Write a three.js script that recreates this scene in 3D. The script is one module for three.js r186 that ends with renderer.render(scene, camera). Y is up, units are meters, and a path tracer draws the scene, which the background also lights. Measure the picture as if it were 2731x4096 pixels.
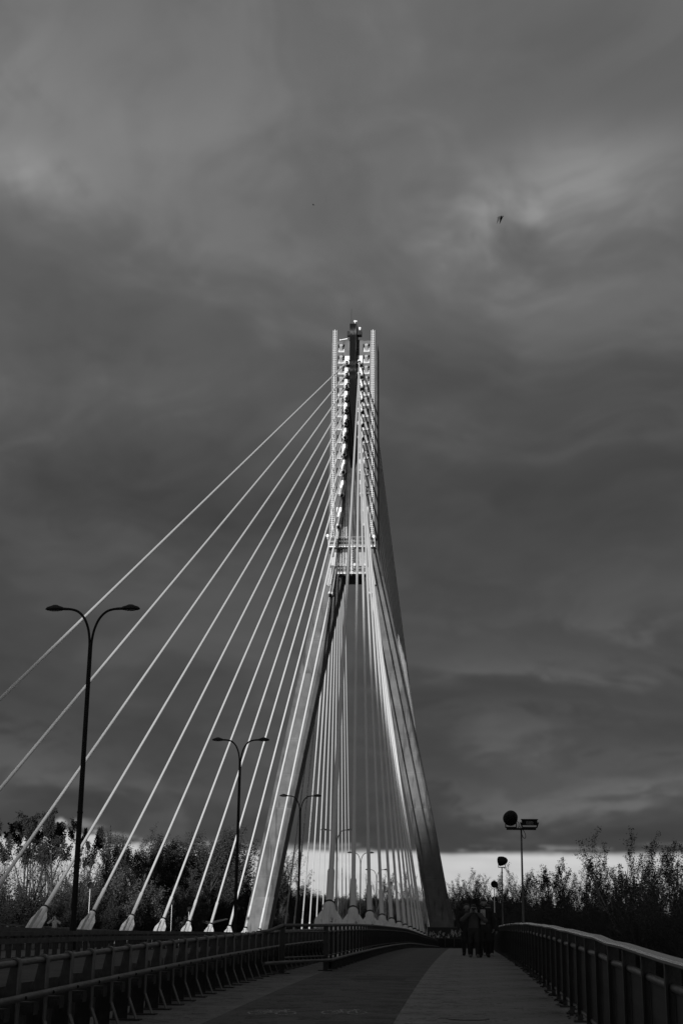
import * as THREE from 'three';
import { MarchingCubes } from 'three/addons/objects/MarchingCubes.js';
import { mergeGeometries, mergeVertices } from 'three/addons/utils/BufferGeometryUtils.js';
import { Brush, Evaluator, SUBTRACTION } from 'three-bvh-csg';

// ------------------------------------------------------------------ helpers needed by the sky
function rng(seed) { let s = seed >>> 0; return () => { s = (s + 0x6D2B79F5) | 0; let t = Math.imul(s ^ (s >>> 15), 1 | s); t = (t + Math.imul(t ^ (t >>> 7), 61 | t)) ^ t; return ((t ^ (t >>> 14)) >>> 0) / 4294967296; }; }
const PERM = new Float32Array(65536); { const r = rng(77); for (let i = 0; i < 65536; i++) PERM[i] = r(); }
const lat = (x, y) => PERM[((x & 255) << 8) | (y & 255)];
function vnoise(x, y) {
  const xi = Math.floor(x), yi = Math.floor(y), fx = x - xi, fy = y - yi, u = fx * fx * fx * (fx * (fx * 6 - 15) + 10), v = fy * fy * fy * (fy * (fy * 6 - 15) + 10);
  const a = lat(xi, yi), b = lat(xi + 1, yi), c = lat(xi, yi + 1), d = lat(xi + 1, yi + 1);
  return a + (b - a) * u + (c - a) * v + (a - b - c + d) * u * v;
}
function fbm(x, y, o = 5) { let s = 0, a = 0.5, n = 0; for (let i = 0; i < o; i++) { s += a * vnoise(x, y); n += a; x = x * 2.03 + 17.7; y = y * 2.03 + 5.3; a *= 0.5; } return s / n; }
const clamp = (x, a = 0, b = 1) => Math.min(b, Math.max(a, x)), smooth = (a, b, x) => { const t = clamp((x - a) / (b - a)); return t * t * (3 - 2 * t); };
const lerp = (a, b, t) => a + (b - a) * t;
function curve(pts, x) { // piecewise linear through [x, y] pairs
  if (x <= pts[0][0]) return pts[0][1];
  for (let i = 1; i < pts.length; i++) if (x <= pts[i][0]) return lerp(pts[i - 1][1], pts[i][1], (x - pts[i - 1][0]) / (pts[i][0] - pts[i - 1][0]));
  return pts[pts.length - 1][1];
}
const rad = Math.PI / 180;

// ------------------------------------------------------------------ camera, sky, sun, exposure
const scene = new THREE.Scene();
const camera = new THREE.PerspectiveCamera(2 * Math.atan(2048 / 5689) / rad, 682 / 1024, 0.1, 4000);
camera.position.set(0, 1.72, 0);
camera.rotation.set(Math.atan(1652 / 5689), 4.95 * rad, 0.7 * rad, 'YXZ');
scene.add(camera);
const renderer = new THREE.WebGLRenderer({ antialias: true });
renderer.toneMapping = THREE.LinearToneMapping;
renderer.toneMappingExposure = 1;
renderer.shadowMap.enabled = true;

const SUN = new THREE.Vector3(-0.125, 0.05, 1).normalize();
const sun = new THREE.DirectionalLight(0xffffff, 5);
sun.position.copy(SUN).multiplyScalar(500); sun.target.position.set(0, 0, 0);
sun.castShadow = true; sun.shadow.radius = 1.3;
Object.assign(sun.shadow.camera, { left: -250, right: 250, top: 200, bottom: -120, near: 1, far: 1300 });
sun.shadow.mapSize.set(4096, 4096);
scene.add(sun, sun.target);

{ // an overcast evening sky: a dark cloud deck with a bright gap along the horizon all round, wider towards the low sun
  const W = 4096, H = 2048, data = new Float32Array(W * H * 4);
  const sunAz = Math.atan2(SUN.x, -SUN.z), sunEl = Math.asin(SUN.y);
  const blob = (az, el, a0, e0, sa, se) => { const da = (az - a0) / sa, de = (el - e0) / se; return Math.exp(-(da * da + de * de)); };
  const profile = [[0, 0.062], [3, 0.064], [5, 0.068], [8, 0.066], [12, 0.068], [16, 0.074], [20, 0.092], [25, 0.114], [30, 0.128], [36, 0.130], [60, 0.125], [90, 0.125]];
  const turb = (dx, se, dz) => {
    const q = 1 / (Math.max(se, 0) + 0.33), px = dx * q, pz = dz * q;
    const w1 = fbm(px * 2.6 + 3, pz * 2.6 + 9, 4) - 0.5, w2 = fbm(px * 2.6 + 31, pz * 2.6 + 19, 4) - 0.5;
    const n1 = fbm(px * 2.4 + w1 * 1.6 + 11, pz * 2.8 + w2 * 1.6 + 4, 5) - 0.5;          // broad folds
    const n2 = fbm(px * 5.5 + w1 * 3.4 + 40, pz * 7.0 + 21 + w2 * 3.4, 6) - 0.5;          // lumps, drawn into streaks low down
    const n3 = fbm(px * 19 + w2 * 9, pz * 24 + w1 * 9, 5) - 0.5;
    return [w1, w2, n1, n2, n3];
  };
  const bend = (az, eld, w1, w2, n2, n3) => [az + 7 * w1 + 5 * n2 + 2 * n3, eld + 4 * w2 + 3.2 * n2 + 1.4 * n3];
  const at = (az, el) => { const a = az * rad, e = el * rad, [w1, w2, , n2, n3] = turb(Math.cos(e) * Math.sin(a), Math.sin(e), -Math.cos(e) * Math.cos(a)); return bend(az, el, w1, w2, n2, n3); };
  // the folds that show in the photograph: azimuth, elevation, widths, strength
  const folds = [[4.6, 29.0, 4.4, 1.5, 0.12], [7.6, 29.7, 3.2, 1.1, 0.06], [3.6, 27.6, 3.6, 2.0, 0.05], [-19.2, 28.9, 4.6, 1.3, 0.08], [-20.5, 32.6, 5, 2.0, 0.035], [-12, 30.6, 8, 1.7, 0.022], [-8, 26, 9, 1.6, 0.012], [-14, 21.5, 5, 1.5, 0.016], [3.5, 10.2, 5, 0.7, 0.022], [8, 12.4, 4, 0.6, 0.014], [-17, 5.6, 8, 0.8, 0.018], [5, 6.4, 6, 0.6, 0.024], [1, 8.2, 6, 0.5, 0.016], [6, 4.6, 6, 0.4, 0.016]].map(([a, e, sa, se_, k]) => [...at(a, e), sa, se_, k]);
  for (let j = 0; j < H; j++) {
    const el = ((j + 0.5) / H - 0.5) * Math.PI, eld = el / rad, ce = Math.cos(el), se = Math.sin(el);
    for (let i = 0; i < W; i++) {
      const k = (j * W + i) * 4; data[k + 3] = 1;
      if (eld < -1) { data[k] = data[k + 1] = data[k + 2] = 0.04; continue; }
      const ph = ((i + 0.5) / W) * 2 * Math.PI - Math.PI;           // u = atan2(z, x) / 2pi + 0.5
      const dx = ce * Math.cos(ph), dz = ce * Math.sin(ph), azr = Math.atan2(dx, -dz), az = azr / rad;
      let dsun = azr - sunAz; dsun = Math.abs(Math.atan2(Math.sin(dsun), Math.cos(dsun))) / rad;
      const [w1, w2, n1, n2, n3] = turb(dx, se, dz);
      const rag = smooth(0.02, 0.26, n2 + 0.35 * n1 + 0.18 * n3);                            // ragged bright edges
      let L = curve(profile, eld) * (1 + 0.62 * n1 * smooth(1, 8, eld) + 0.42 * n2 + 0.17 * n3 + 0.10 * (rag - 0.25));
      const [A, E] = bend(az, eld, w1, w2, n2, n3), tex = clamp(0.8 + 0.8 * n2 + 0.9 * n3 + 0.45 * rag, 0.1, 2);
      if (Math.abs(az) < 60) for (const [a, e, sa, sb, k] of folds) L += k * blob(A, E, a, e, sa, sb) * tex;
      L *= 1 - 0.16 * blob(A, E, 6, 18, 6, 4) - 0.16 * blob(A, E, -18, 15, 7, 3.5) - 0.14 * blob(az, eld, 3, 3.5, 12, 0.5);
      // the gap under the clouds
      const wob = fbm(az * 0.28 + 60, eld * 1.2 + 7, 4) - 0.5, fine = fbm(az * 0.42 + 5, eld * 5 + 2, 5) - 0.5, f2 = fbm(az * 1.6 + 15, eld * 7 + 32, 4) - 0.5, left = blob(az, 0, -14.5, 0, 3.2, 1);
      const edge = 2.74 + 0.30 * wob + 0.8 * blob(az, 0, -15.4, 0, 2.1, 1) + 6.5 * Math.exp(-((dsun / 24) ** 2));
      const gap = 1 - smooth(-0.08, 0.12, eld - edge + fine * (0.22 + 0.6 * left) + f2 * (0.06 + 0.7 * left));
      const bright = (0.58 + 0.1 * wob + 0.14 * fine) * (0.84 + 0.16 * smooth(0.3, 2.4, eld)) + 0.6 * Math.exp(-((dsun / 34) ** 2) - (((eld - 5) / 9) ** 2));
      const rim = Math.exp(-(((eld - edge - 0.2) / 0.14) ** 2)) * smooth(0.02, 0.25, fine + 0.4 * f2) * 0.16;
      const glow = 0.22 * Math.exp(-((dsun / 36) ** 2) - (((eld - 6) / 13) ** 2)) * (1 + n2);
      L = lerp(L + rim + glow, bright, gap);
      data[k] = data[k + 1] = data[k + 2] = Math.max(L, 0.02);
    }
  }
  const sky = new THREE.DataTexture(data, W, H, THREE.RGBAFormat, THREE.FloatType);
  sky.mapping = THREE.EquirectangularReflectionMapping; sky.magFilter = THREE.LinearFilter; sky.needsUpdate = true;
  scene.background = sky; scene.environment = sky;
}

// ------------------------------------------------------------------ naming
const used = {};
const numbered = (n) => { used[n] = (used[n] ?? -1) + 1; return used[n] ? `${n}_${String(used[n]).padStart(3, '0')}` : n; };
function finish(m) { m.castShadow = true; m.receiveShadow = true; return m; }
function thing(name, label, category, [x, y, z] = [0, 0, 0], group) {
  const o = new THREE.Group(); o.name = numbered(name); o.position.set(x, y, z); o.userData = { label, category };
  if (group) o.userData.group = group;
  scene.add(o); return o;
}
function part(name, geo, mat, parent, pos, data) {
  const m = finish(new THREE.Mesh(geo, mat)); m.name = numbered(name); if (pos) m.position.set(...pos);
  if (data) Object.assign(m.userData, data);
  (parent ?? scene).add(m); return m;
}
function struct(name, geo, mat, pos) { const m = part(name, geo, mat, scene, pos); m.userData.kind = 'structure'; return m; }

// ------------------------------------------------------------------ materials: all greys, the photograph is black and white
function noiseMap(size, fn, srgb = true) {
  const d = new Uint8Array(size * size * 4);
  for (let j = 0; j < size; j++) for (let i = 0; i < size; i++) { const v = clamp(fn(i / size, j / size)) * 255, k = (j * size + i) * 4; d[k] = d[k + 1] = d[k + 2] = v; d[k + 3] = 255; }
  const t = new THREE.DataTexture(d, size, size); t.wrapS = t.wrapT = THREE.RepeatWrapping; t.magFilter = THREE.LinearFilter; t.minFilter = THREE.LinearMipmapLinearFilter; t.generateMipmaps = true;
  if (srgb) t.colorSpace = THREE.SRGBColorSpace;
  t.needsUpdate = true; return t;
}
// tileable noise: blend of four shifted copies would blur, so the lattice is wrapped instead
function tn(u, v, f, o = 4, off = 0) {
  let s = 0, a = 0.5, n = 0;
  for (let k = 0; k < o; k++) {
    const x = u * f, y = v * f, xi = Math.floor(x), yi = Math.floor(y), fx = x - xi, fy = y - yi, p = fx * fx * (3 - 2 * fx), q = fy * fy * (3 - 2 * fy), g = (i, j) => lat(((i % f) + f) % f + off, ((j % f) + f) % f + off * 3 + k * 31);
    s += a * lerp(lerp(g(xi, yi), g(xi + 1, yi), p), lerp(g(xi, yi + 1), g(xi + 1, yi + 1), p), q); n += a; a *= 0.55; f *= 2;
  }
  return s / n;
}
const texConcrete = noiseMap(1024, (u, v) => {
  const m = v * 16, j = Math.abs(m / 4 - Math.round(m / 4)) * 4;                 // formwork joints every four metres
  const band = lat(Math.floor(m / 4) + 3, 9);
  let c = 0.80 + 0.30 * (tn(u, v, 5, 5, 3) - 0.5) + 0.18 * (tn(u, v, 24, 4, 8) - 0.5) + 0.05 * (band - 0.5);
  c += 0.10 * (tn(u, v * 0.25, 40, 3, 20) - 0.5) - 0.16 * smooth(0.6, 0.75, tn(u, v * 0.125, 48, 3, 90));                                // run marks
  if (j < 0.05) c -= 0.05 * tn(u, v, 12, 2, 60); else if (j < 0.2) c += 0.05 * tn(u, v, 9, 2, 2);
  if (tn(u, v, 64, 1, 40) > 0.965) c += 0.1;
  return c;
});
const bumpConcrete = noiseMap(512, (u, v) => 0.5 + 0.5 * (tn(u, v, 60, 3, 5) - 0.5) + 0.6 * (tn(u, v, 8, 4, 15) - 0.5), false);
const texAsphalt = noiseMap(1024, (u, v) => 0.72 + 0.34 * (tn(u, v, 256, 2, 3) - 0.5) + 0.22 * (tn(u, v, 6, 5, 7) - 0.5) - 0.16 * smooth(0.6, 0.72, tn(u, v, 11, 4, 61)) - 0.3 * smooth(0.012, 0.003, Math.abs(tn(u, v, 4, 6, 140) - 0.5)) + 0.2 * smooth(0.8, 0.86, tn(u, v, 70, 2, 150)));
const bumpAsphalt = noiseMap(512, (u, v) => tn(u, v, 128, 3, 9), false);
const texPaving = noiseMap(1024, (u, v) => 0.78 + 0.3 * (tn(u, v, 256, 2, 13) - 0.5) + 0.22 * (tn(u, v, 5, 5, 17) - 0.5) + 0.1 * (tn(u * 0.3, v, 24, 3, 23) - 0.5) - 0.24 * smooth(0.66, 0.76, tn(u, v, 13, 4, 71)) - 0.22 * smooth(0.010, 0.003, Math.abs(tn(u, v, 3, 6, 160) - 0.5)) + 0.15 * smooth(0.8, 0.86, tn(u, v, 60, 2, 170)));
const texPaint = noiseMap(512, (u, v) => 0.92 + 0.12 * (tn(u, v, 6, 5, 27) - 0.5) + 0.06 * (tn(u, v, 60, 3, 33) - 0.5) - 0.12 * smooth(0.6, 0.8, tn(u, v * 0.25, 28, 4, 44)));
const texSteel = noiseMap(512, (u, v) => 0.6 + 0.5 * (tn(u, v, 12, 5, 41) - 0.5) + 0.2 * (tn(u, v * 0.2, 80, 2, 46) - 0.5));
const texSpine = noiseMap(512, (u, v) => {   // dark paint, with sun glints painted in as broken bands near the top
  const y = v * 20, e = tn(u, v, 40, 4, 52) - 0.5, b = (c, w) => Math.exp(-(((y - c + e * 1.4) / w) ** 2));
  return 0.10 + 0.08 * e + 0.55 * b(18.4, 0.32) * (0.6 + e) + 0.28 * b(14.0, 0.12) + 0.34 * b(13.2, 0.16) * (0.7 + 2 * e) + 0.2 * b(12.2, 0.2) * (0.4 + 2 * e) + 0.22 * smooth(0.7, 0.98, u) * smooth(0.5, 0.7, tn(u, v, 16, 3, 56)) * smooth(9, 13, y);
});
const grey = (v, roughness = 0.7, metalness = 0, more = {}) => new THREE.MeshStandardMaterial({ color: new THREE.Color().setRGB(v, v, v), roughness, metalness, ...more });
const M = {
  concrete: grey(0.165, 0.85, 0, { map: texConcrete, bumpMap: bumpConcrete, bumpScale: 0.012 }),
  patch: grey(0.5, 0.8, 0, { map: texPaint }),
  white: grey(0.78, 0.45, 0, { map: texPaint }),
  whiteClean: grey(0.76, 0.4),
  capPaint: grey(0.46, 0.5, 0, { map: texPaint }),
  sheath: grey(0.58, 0.42),
  boot: new THREE.MeshPhysicalMaterial({ color: new THREE.Color().setRGB(0.012, 0.012, 0.012), roughness: 0.8, specularIntensity: 0.3 }),
  darkSteel: grey(0.05, 0.45, 0.2, { map: texSteel }),
  spine: new THREE.MeshPhysicalMaterial({ color: new THREE.Color().setRGB(0.5, 0.5, 0.5), roughness: 0.8, specularIntensity: 0.15, map: texSpine }),
  blackBox: new THREE.MeshPhysicalMaterial({ color: new THREE.Color().setRGB(0.012, 0.012, 0.012), roughness: 0.6, specularIntensity: 0.35 }),
  galv: grey(0.30, 0.5, 0.4, { map: texSteel }),
  ladder: grey(0.7, 0.4),
  lampPole: new THREE.MeshPhysicalMaterial({ color: new THREE.Color().setRGB(0.014, 0.014, 0.014), roughness: 0.65, specularIntensity: 0.35 }),
  lampHead: new THREE.MeshPhysicalMaterial({ color: new THREE.Color().setRGB(0.025, 0.025, 0.025), roughness: 0.5, specularIntensity: 0.4 }),
  lampGlass: grey(0.25, 0.15),
  railPaint: grey(0.20, 0.5, 0.15, { map: texSteel }),
  railTube: grey(0.30, 0.42, 0.2, { map: texSteel }),
  handrail: grey(0.6, 0.22, 0.9),
  railPost: grey(0.09, 0.55, 0.2, { map: texSteel }),
  litEdge: grey(0.36, 0.45, 0.2, { map: texSteel }),  // lighter tone paints in the light on the post flanges
  infill: grey(0.17, 0.7, 0.1, { map: texSteel }),
  asphalt: grey(0.18, 0.9, 0, { map: texAsphalt, bumpMap: bumpAsphalt, bumpScale: 0.004 }),
  road: grey(0.12, 0.9, 0, { map: texAsphalt, bumpMap: bumpAsphalt, bumpScale: 0.004 }),
  paving: grey(0.33, 0.88, 0, { map: texPaving, bumpMap: bumpAsphalt, bumpScale: 0.003 }),
  kerb: grey(0.26, 0.88, 0, { map: texPaving, bumpMap: bumpAsphalt, bumpScale: 0.003 }),
  slab: grey(0.2, 0.85, 0, { map: texConcrete }),
  soil: grey(0.06, 0.95),
  bark: grey(0.035, 0.9), barkPale: grey(0.17, 0.85),
  leaf: new THREE.MeshStandardMaterial({ color: new THREE.Color(1, 1, 1), vertexColors: true, roughness: 0.85, side: THREE.DoubleSide }),
};

// ------------------------------------------------------------------ geometry helpers
const V = (x, y, z) => new THREE.Vector3(x, y, z);
function boxUV(g, s) { // box projection in metres, s = metres per repeat
  const p = g.attributes.position, n = g.attributes.normal, uv = new Float32Array(p.count * 2);
  for (let i = 0; i < p.count; i++) {
    const ax = Math.abs(n.getX(i)), ay = Math.abs(n.getY(i)), az = Math.abs(n.getZ(i));
    const [u, v] = ay > ax && ay > az ? [p.getX(i), p.getZ(i)] : ax > az ? [p.getZ(i), p.getY(i)] : [p.getX(i), p.getY(i)];
    uv[2 * i] = u / s; uv[2 * i + 1] = v / s;
  }
  g.setAttribute('uv', new THREE.BufferAttribute(uv, 2)); return g;
}
function box(w, h, d, x = 0, y = 0, z = 0) { const g = new THREE.BoxGeometry(w, h, d); g.translate(x, y, z); return g; }
function rod(a, b, r0, r1 = r0, seg = 8, open = false) {
  const d = b.clone().sub(a), L = d.length(), g = new THREE.CylinderGeometry(r1, r0, L, seg, 1, open);
  g.translate(0, L / 2, 0); g.applyQuaternion(new THREE.Quaternion().setFromUnitVectors(V(0, 1, 0), d.normalize())); g.translate(a.x, a.y, a.z); return g;
}
const merge = (list) => { const l = list.map((g) => { let q = g.index ? g.toNonIndexed() : g; for (const k of Object.keys(q.attributes)) if (!['position', 'normal', 'uv'].includes(k)) q.deleteAttribute(k); return q; }); return mergeGeometries(l); };
function sweepSections(secs, cap = true) { // secs: arrays of points with equal counts, flat shaded
  const pos = [], n = secs[0].length, tri = (a, b, c) => pos.push(a.x, a.y, a.z, b.x, b.y, b.z, c.x, c.y, c.z);
  for (let s = 0; s + 1 < secs.length; s++) for (let i = 0; i < n; i++) { const j = (i + 1) % n, A = secs[s], B = secs[s + 1]; tri(A[i], A[j], B[j]); tri(A[i], B[j], B[i]); }
  if (cap) for (let i = 1; i + 1 < n; i++) { const A = secs[0], B = secs[secs.length - 1]; tri(A[0], A[i + 1], A[i]); tri(B[0], B[i], B[i + 1]); }
  const g = new THREE.BufferGeometry(); g.setAttribute('position', new THREE.Float32BufferAttribute(pos, 3)); g.computeVertexNormals(); return g;
}
// outline seen from above, going so that sides face outwards when swept upwards
function chamferRect(xc, y, zf, zb, half, ch) {
  const a = xc - half, b = xc + half;
  return [V(a + ch, y, zf), V(b - ch, y, zf), V(b, y, zf - ch), V(b, y, zb + ch), V(b - ch, y, zb), V(a + ch, y, zb), V(a, y, zb + ch), V(a, y, zf - ch)];
}
// a tube along points
const tube = (pts, r, seg = 24, rs = 8, closed = false) => new THREE.TubeGeometry(new THREE.CatmullRomCurve3(pts, closed), seg, r, rs, closed);

// ------------------------------------------------------------------ ground and deck
const PROFILE = [[-80, -1.2], [-40, -0.35], [0, 0.36], [9, 0.53], [17.3, 0.67], [26.7, 0.775], [36, 0.81], [47, 0.80], [60, 0.74], [76, 0.64], [90, 0.45], [110, 0.14], [130, -0.15], [164, -0.66], [200, -1.33], [237, -2.3], [273, -3.4], [400, -7.5]];
const deckY = (() => { // smoothed profile, d metres along the bridge
  const t = []; for (let d = -90; d <= 420; d++) { let s = 0, w = 0; for (let k = -8; k <= 8; k++) { const q = 9 - Math.abs(k); s += q * curve(PROFILE, d + k); w += q; } t.push(s / w); }
  return (d) => { const x = clamp(d + 90, 0, t.length - 1.001), i = Math.floor(x); return lerp(t[i], t[i + 1], x - i); };
})();
{
  const g = new THREE.PlaneGeometry(5000, 5000, 100, 100); g.rotateX(-Math.PI / 2);
  const p = g.attributes.position;
  for (let i = 0; i < p.count; i++) p.setY(i, -6 + 0.5 * (fbm(p.getX(i) * 0.02, p.getZ(i) * 0.02, 3) - 0.5));
  g.computeVertexNormals(); struct('ground', g, M.soil);
}
function strip(x0, x1, d0, d1, lift, uvs, step = 2, thick = 0) {
  const pos = [], uv = [], idx = []; let n = 0;
  const f0 = typeof x0 === 'function' ? x0 : () => x0, f1 = typeof x1 === 'function' ? x1 : () => x1;
  for (let d = d0; d <= d1 + 1e-6; d += step) { const y = deckY(d) + lift; for (const x of [f0(d), f1(d)]) { pos.push(x, y, -d); uv.push(x / uvs, d / uvs); } if (thick) for (const x of [f0(d), f1(d)]) { pos.push(x, y - thick, -d); uv.push(x / uvs, d / uvs); } n++; }
  const m = thick ? 4 : 2;
  for (let i = 0; i + 1 < n; i++) {
    const a = i * m, b = a + m; idx.push(a, a + 1, b, a + 1, b + 1, b);
    if (thick) { idx.push(a + 2, b + 2, a + 3, a + 3, b + 2, b + 3); idx.push(a, b, a + 2, a + 2, b, b + 2); idx.push(a + 1, a + 3, b + 1, a + 3, b + 3, b + 1); }
  }
  const g = new THREE.BufferGeometry(); g.setAttribute('position', new THREE.Float32BufferAttribute(pos, 3)); g.setAttribute('uv', new THREE.Float32BufferAttribute(uv, 2)); g.setIndex(idx);
  const q = thick ? g.toNonIndexed() : g; q.computeVertexNormals(); return q;
}
const RX = [[-20, 1.32], [60, 1.34], [80, 1.5], [110, 2.2], [165, 3.3], [220, 3.0], [400, 3.0]], railRX = (d) => curve(RX, d);
struct('bridge_deck', strip(-30, (d) => railRX(d) + 0.45, -60, 400, -0.02, 6, 4, 1.4), M.slab);
struct('road', strip(-11.2, -4.9, -60, 400, 0.0, 4, 4), M.road);
struct('road', strip(-21.3, -15.2, -60, 400, 0.0, 4, 4), M.road);
struct('kerb_strip', strip(-4.6, -2.92, -60, 400, 0.0, 3, 2), M.kerb);
struct('cycle_path', strip(-2.92, -0.82, -60, 400, 0.0, 3, 2), M.asphalt);
struct('footpath', strip(-0.82, (d) => railRX(d) + 0.3, -60, 400, 0.0, 3, 2), M.paving);
struct('expansion_joint', strip(-2.9, 1.28, 37.9, 38.08, 0.004, 1, 0.18), M.kerb);
struct('repair_patch', strip(-2.1, -1.1, 27.2, 29.0, 0.004, 2, 0.9), M.road);
struct('footpath', strip(-28.2, -23.6, -60, 400, 0.0, 3, 4), M.paving);

// worn bicycle symbols on the cycle path: flat paint
function bicycleMark(seed) {
  const r = rng(seed), S = 512, cv = document.createElement('canvas'); cv.width = S; cv.height = S; const c = cv.getContext('2d');
  c.fillStyle = '#000'; c.fillRect(0, 0, S, S); c.strokeStyle = '#fff'; c.lineWidth = 24; c.lineCap = 'round';
  const ring = (x, y, q) => { c.beginPath(); c.arc(x, y, q, 0, 7); c.stroke(); }, line = (...p) => { c.beginPath(); c.moveTo(p[0], p[1]); for (let i = 2; i < p.length; i += 2) c.lineTo(p[i], p[i + 1]); c.stroke(); };
  ring(125, 330, 92); ring(390, 330, 92); line(125, 330, 205, 190, 340, 190, 245, 330, 125, 330); line(245, 330, 190, 165, 160, 165, 220, 165); line(390, 330, 330, 140, 370, 130);
  c.fillStyle = '#000';
  for (let i = 0; i < 9000; i++) { c.globalAlpha = 0.35 + 0.6 * r(); c.beginPath(); c.arc(r() * S, r() * S, 1 + 7 * r() * r(), 0, 7); c.fill(); }
  const t = new THREE.CanvasTexture(cv); return t;
}
[[-2.36, 18.5, 0.66, 5], [-1.5, 18.75, 0.62, 6]].forEach(([x, d, w, seed], i) => {
  const g = new THREE.PlaneGeometry(w, 1.5, 1, 1); g.rotateX(-Math.PI / 2); g.rotateX(0.0);
  const m = grey(0.44, 0.9, 0, { alphaMap: bicycleMark(seed), transparent: true });
  const slope = (deckY(d + 0.5) - deckY(d - 0.5));
  const o = part('bicycle_marking', g, m, scene, [x, deckY(d) + 0.006, -d]); o.rotation.x = slope;
  o.userData = { label: i ? 'worn white bicycle symbol painted on the dark lane, right one of the pair' : 'worn white bicycle symbol painted on the dark lane, left one of the pair', category: 'road marking' };
});
{
  const d = 17.9, o = thing('manhole_cover', 'round flat metal cover set into the lighter footpath at the bottom edge', 'manhole cover', [0.02, deckY(d), -d]);
  part('rim', new THREE.TorusGeometry(0.25, 0.007, 6, 40).rotateX(Math.PI / 2), M.asphalt, o);
  part('lid', new THREE.CylinderGeometry(0.243, 0.243, 0.008, 40), M.paving, o, [0, 0.001, 0]);
}

// ------------------------------------------------------------------ the pylon
const XC = -13.35, ZF = -170.2, ZB = -174.8, HEAD0 = 43.1;
const outer = (y) => curve([[-6, 13.5], [1.3, 12.12], [13, 9.97], [38.7, 4.8], [46.5, 3.12], [74.6, 2.95]], y);
const pylon = thing('bridge_pylon', 'tall pale concrete pylon with two splayed legs joined into a narrow cable head', 'bridge pylon', [XC, -1, -172.5]);
const local = (g, mat) => g.translate(-XC, 1, 172.5);
for (const s of [-1, 1]) {
  const ys = [-6, 1.3, 13, 25, 38.7, HEAD0];
  const g = sweepSections(ys.map((y) => chamferRect(XC + s * (outer(y) - 1.34), y, ZF, ZB, 1.34, 0.42)));
  const leg = part('leg', boxUV(local(g), 16), M.concrete, pylon);
  const yb = [-6, 1.3, 4.75], gb = sweepSections(yb.map((y) => chamferRect(XC + s * (outer(y) - 1.34), y, ZF + 0.05, ZB - 0.05, 1.39, 0.44)));
  part('leg_base', boxUV(local(gb), 14), grey(0.2, 0.85, 0, { map: texConcrete, bumpMap: bumpConcrete, bumpScale: 0.012 }), leg);
}
const capsY = [73.71, 72.14, 70.65, 69.2, 67.69, 66.32, 64.82, 63.06, 61.31, 59.17, 56.91, 54.43];
const sockets = [[-14.2, 71.12], [-14.22, 69.47], [-14.22, 67.83], [-14.23, 66.17], [-14.25, 64.58], [-14.29, 62.83], [-14.35, 60.96], [-14.41, 58.7], [-14.51, 56.39], [-14.64, 53.38], [-15.02, 49.31], [-15.88, 40.71]];
const XS = -13.4;          // the cable planes mirror about this line at the head
const capX = (s, y) => XS + s * (1.62 - 0.004 * (73 - y));
{
  const ys = [HEAD0, 46.5, 60, 74.35];
  let head = new Brush(boxUV(sweepSections(ys.map((y) => chamferRect(XC, y, ZF, ZB, outer(y), 0.42))), 16)); head.updateMatrixWorld();
  const cuts = []; for (const s of [-1, 1]) for (const y of capsY) cuts.push(boxUV(box(0.86, 1.12, 1.2, capX(s, y), y - 0.34, ZF - 0.15), 16).toNonIndexed());
  const cut = new Brush(mergeGeometries(cuts)); cut.updateMatrixWorld();
  const ev = new Evaluator(); ev.useGroups = false; ev.attributes = ['position', 'normal', 'uv'];
  const res = ev.evaluate(head, cut, SUBTRACTION).geometry;
  part('cable_head', local(res), M.concrete, pylon);
  const capTop = sweepSections([74.352, 74.62].map((y, i) => chamferRect(XC, y, ZF + (i ? -0.2 : 0), ZB + (i ? 0.2 : 0), outer(74) - (i ? 1.9 : 0), 0.42)));
  part('head_cap', boxUV(local(capTop), 16), M.concrete, pylon);
}
// far anchors, as [bottom point, top point] used by the caps and the stay cables
const XL = -22.4, XR = -4.16, STEP = 10.4;
const nearBase = (s, i) => { const d = 44.7 + STEP * i - (s < 0 ? [0, 0.6, 1.2, 1.6, 1.6, 1.3, 1.06, 1.0, 0.75, 0.5, 0.3, 0.2][i] : 0); return V(s < 0 ? XL : XR, deckY(d), -d); };
const farBase = (s, i) => { const d = 292 - 10 * i; return V(s < 0 ? XL : XR, deckY(d), -d); };
const nearTop = (s, i) => V(s < 0 ? sockets[i][0] : 2 * XS - sockets[i][0], sockets[i][1], ZF + 0.8);
const capTopAt = (s, i) => V(capX(s, capsY[i]), capsY[i], ZF + 0.32);
const frame = (axis) => { const y = axis.clone().normalize(), x = new THREE.Vector3().crossVectors(y, V(0, 1, 0)).normalize(), z = new THREE.Vector3().crossVectors(x, y); return new THREE.Quaternion().setFromRotationMatrix(new THREE.Matrix4().makeBasis(x, y, z)); };
{
  const cyl = new THREE.CylinderGeometry(0.235, 0.235, 1, 24).translate(0, -0.5, 0), rim = new THREE.CylinderGeometry(0.29, 0.29, 0.12, 24), plate = box(0.82, 0.07, 0.86);
  for (const s of [-1, 1]) for (let i = 0; i < 12; i++) {
    const t = capTopAt(s, i), ax = t.clone().sub(farBase(s, i));
    const c = part('anchor_cap', cyl, M.capPaint, pylon, [t.x - XC, t.y + 1, t.z + 172.5]); c.quaternion.copy(frame(ax));
    part('cap_flange', rim, M.capPaint, c, [0, -0.72, 0]);
    part('bearing_plate', plate, M.white, c, [0, -0.82, 0]);
  }
  const sp = box(0.70, 1.22, 0.06);
  for (const s of [-1, 1]) for (let i = 0; i < 11; i++) {
    const t = nearTop(s, i), b = nearBase(s, i), k = (t.y - b.y) / (t.z - b.z);
    part('socket_plate', sp, M.white, pylon, [t.x - XC, t.y - 0.8 * k + 0.12 + 1, ZF + 0.02 + 172.5]);
  }
}
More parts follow.
